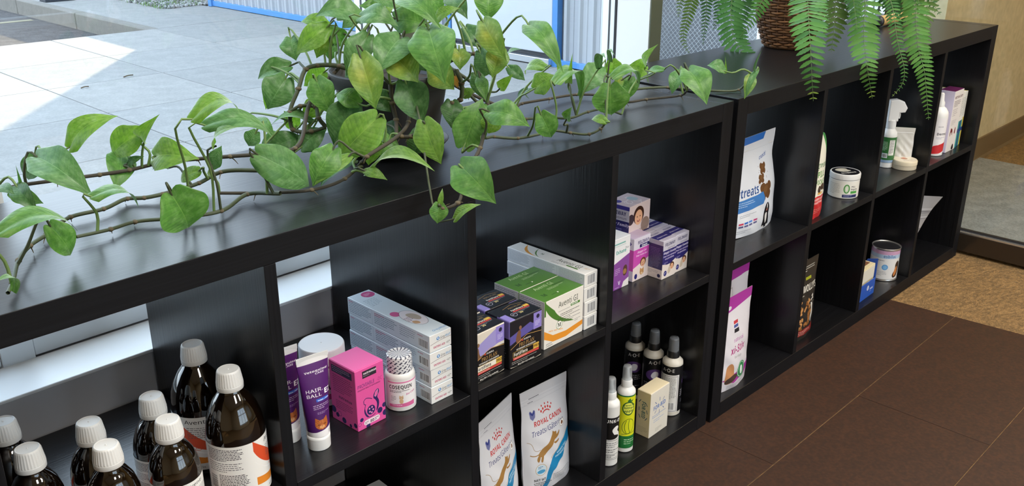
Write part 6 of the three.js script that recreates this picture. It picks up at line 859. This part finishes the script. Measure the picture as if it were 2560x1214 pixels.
  for (const [x, z, l] of [[2.511, -0.05, 'milk powder tin with a dog on its label, standing in front'], [2.473, -0.145, 'milk powder tin behind, only a sliver visible beside the front tin']]) { const t = thing('powder_tin', l, 'tin', [x, B2, z], 0, 'round powder tins'); part('body', revolve([[0, 0.001], [0.041, 0], [0.0425, 0.002], [0.0415, 0.004], [0.041, 0.006], [0.041, 0.1], [0.0425, 0.102], [0.0425, 0.104], [0.041, 0.1045], [0.04, 0.1], [0, 0.1]], 56), metal, t); part('printed_label', new THREE.CylinderGeometry(0.0414, 0.0414, 0.091, 56, 1, true), canM, t, [0, 0.0525, 0], [0, FACE - Math.PI - 0.05, 0]); part('lid', revolve([[0.0395, 0.1008], [0.038, 0.1014], [0.02, 0.1012], [0, 0.1012]], 40), lidM, t); }
  const db = thing('counter_display', 'blue cardboard counter tray filled with cream cards', 'display box', [2.318, B2, -0.0475], 0.03), blueCard = std({ color: 0x1f4fae, roughness: 0.5 });
  const ft = pm(canvasTex(480, 220, (c) => { c.scale(4, 4); rect(c, 0, 0, 120, 55, '#2456b4'); disc(c, 68, 22, 8, '#c9cede', 9); small(c, 64, 20, 8, 2, 3, '#7a88b8'); txt(c, 'PURE', 84, 34, 9, { color: '#dfe6f6', italic: true }); small(c, 84, 38, 22, 1, 3.4, '#a8bce4'); }), 0.45);
  part('front_panel', moved(box(0.113, 0.05, 0.0015), 0, 0.025, 0.033), ft, db);
  const sideS = new THREE.Shape([[0, 0], [0.066, 0], [0.066, 0.05], [0.052, 0.062], [0.03, 0.1], [0, 0.108]].map((p) => new THREE.Vector2(...p)));
  for (const x of [-0.0572, 0.0557]) part('side_panel', new THREE.ExtrudeGeometry(sideS, { depth: 0.0015, bevelEnabled: false }).rotateY(Math.PI / 2).translate(x, 0, 0.033).scale(1, 1, 1), blueCard, db).geometry.applyMatrix4(new THREE.Matrix4());
  part('back_panel', moved(box(0.113, 0.108, 0.0015), 0, 0.054, -0.032), blueCard, db); part('tray_base', moved(box(0.113, 0.0015, 0.064), 0, 0.001, 0), blueCard, db);
  part('cards', moved(rbox(0.108, 0.092, 0.052, 0.001), 0, 0.048, 0.002), std({ color: 0xd8caa2, roughness: 0.7 }), db); part('card_print', moved(box(0.09, 0.0006, 0.03), 0, 0.0943, 0), std({ color: 0x7a5238, roughness: 0.6 }), db); part('card_front', moved(box(0.104, 0.038, 0.0006), 0, 0.071, 0.0284), std({ color: 0xd9d4c6, roughness: 0.6 }), db);
  // last compartment
  const wb = thing('lotion_bottle', 'white slim bottle with a red corner on its label', 'bottle', [2.7165, S2, -0.034]);
  part('body', revolve([[0, 0], [0.024, 0], [0.027, 0.002], [0.027, 0.122], [0.0255, 0.134], [0.018, 0.145], [0.011, 0.15], [0.011, 0.152], [0, 0.152]], 40), whitePlastic, wb); part('nozzle_cap', revolve([[0.0118, 0.15], [0.0118, 0.162], [0.0085, 0.168], [0.0065, 0.188], [0.004, 0.191], [0, 0.191]], 28), whitePlastic, wb);
  labelBand(wb, 0.0274, 0.006, 0.112, canvasTex(420, 280, (c) => { const k = 420 / 172; c.scale(k, k); rect(c, 0, 0, 172, 115, '#e6e2e2'); small(c, 84, 26, 30, 1, 4, '#8a8a90', 0.5); txt(c, 'Derma', 82, 54, 11, { color: '#2a2a30' }); small(c, 82, 60, 30, 2, 4, '#99a', 0.35); poly(c, [[60, 115], [78, 88], [120, 76], [120, 104], [96, 112]], '#c2262c'); small(c, 82, 84, 20, 1, 3, '#f0c0c0'); }), FACE);
  carton({ name: 'vaccine_box', label: 'tall white and lilac carton with a purple top beside the slim bottle', w: 0.0715, h: 0.192, d: 0.046, x: 2.7535, y: S2, z: -0.0095, flap: std({ color: 0x5a1f4e, roughness: 0.4 }), mat: pm(cartonArt(0.0715, 0.192, 0.046, 3.4, '#d6d0de', (c, W, H) => { rect(c, 0, 0, W, H, '#e2dcd9'); c.save(); c.translate(2, 20); txt(c, 'METHACARP', 4, 4, 10.6, { color: '#4a2030' }); small(c, 5, 12, 54, 4, 5, '#5a5058', 0.4); small(c, 5, 38, 40, 4, 6, '#9a9298', 0.3); c.restore(); small(c, 8, 92, 40, 4, 4.4, '#a8a0a4', 0.35); blob(c, [[12, 128], [16, 116], [22, 118], [30, 122], [32, 140], [27, 140], [26, 130], [18, 130], [16, 142], [12, 142]], '#6a1c2c'); blob(c, [[44, 138], [46, 122], [52, 116], [54, 126], [54, 140]], '#7a2436'); blob(c, [[40, 182], [50, 170], [58, 176], [60, 190], [44, 190]], '#2a2428'); }, (c, D, H) => { rect(c, 0, 0, D, H, '#cbc4da'); small(c, 6, 60, 34, 14, 5, '#a49cb8', 0.3); }, (c, W, D) => rect(c, 0, 0, W, D, '#5a1f4e')), 0.35, 0.2) });
  const bookT = [['#dfdcd4', '#2f9a98'], ['#e4e0d8', '#2a3a6a'], ['#d8d6d0', '#2f8a90'], ['#c8b24a', '#d8d4c8']].map(([a, b], i) => pm(cartonArt(0.0125, 0.178, 0.11, 3.4, a, (c, W, H) => { rect(c, 0, 0, W, H, a); rect(c, 0, i === 3 ? 0 : H * 0.52, W, H * 0.48, b); small(c, 3, 20, W - 5, 12, 5, '#777', 0.4); rect(c, 0, H * 0.66, W, 12, '#233a72'); }, (c, D, H) => { rect(c, 0, 0, D, H, a); rect(c, D * 0.6, H * 0.5, D * 0.4, H * 0.3, b); }), 0.4, 0.2));
  const bl = ['thin upright carton with a teal lower half, next to the lilac carton', 'thin upright carton with a navy lower half, second from the lilac carton', 'thin upright carton with a teal lower half, third from the lilac carton', 'thin upright carton with a yellow upper edge nearest the end panel'];
  for (let i = 0; i < 4; i++) carton({ name: 'thin_carton', label: bl[i], group: 'thin upright cartons', w: 0.0135, h: 0.18 - i * 0.002, d: 0.11, x: 2.829 + i * 0.0158, y: S2, z: -0.012 - 0.002 * i, turn: 0, mat: bookT[i] });
  const cp = phys({ color: 0xf4f6f8, roughness: 0.25, transmission: 0.2, thickness: 0, side: THREE.DoubleSide, map: canvasTex(200, 300, (c, W, H) => { rect(c, 0, 0, W, H, '#d4d4d6'); for (let i = 0; i < 14; i++) rect(c, 0, rr(0, H), W, rr(2, 9), i % 2 ? '#f2f2f4' : '#a8a8ac'); txt(c, '2', 90, 190, 60, { color: '#333' }); }) });
  const [cg] = pouch({ label: 'crinkled clear pouch leaning out of the dark last lower compartment', x: 2.655, y: B2, z: -0.085, w: 0.14, h: 0.235, D: 0.02, seed: 11, turn: -0.35, lean: 0.045, curl: 0.05, back: cp, mat: cp, zip: 0 });
}
renderer.render(scene, camera);
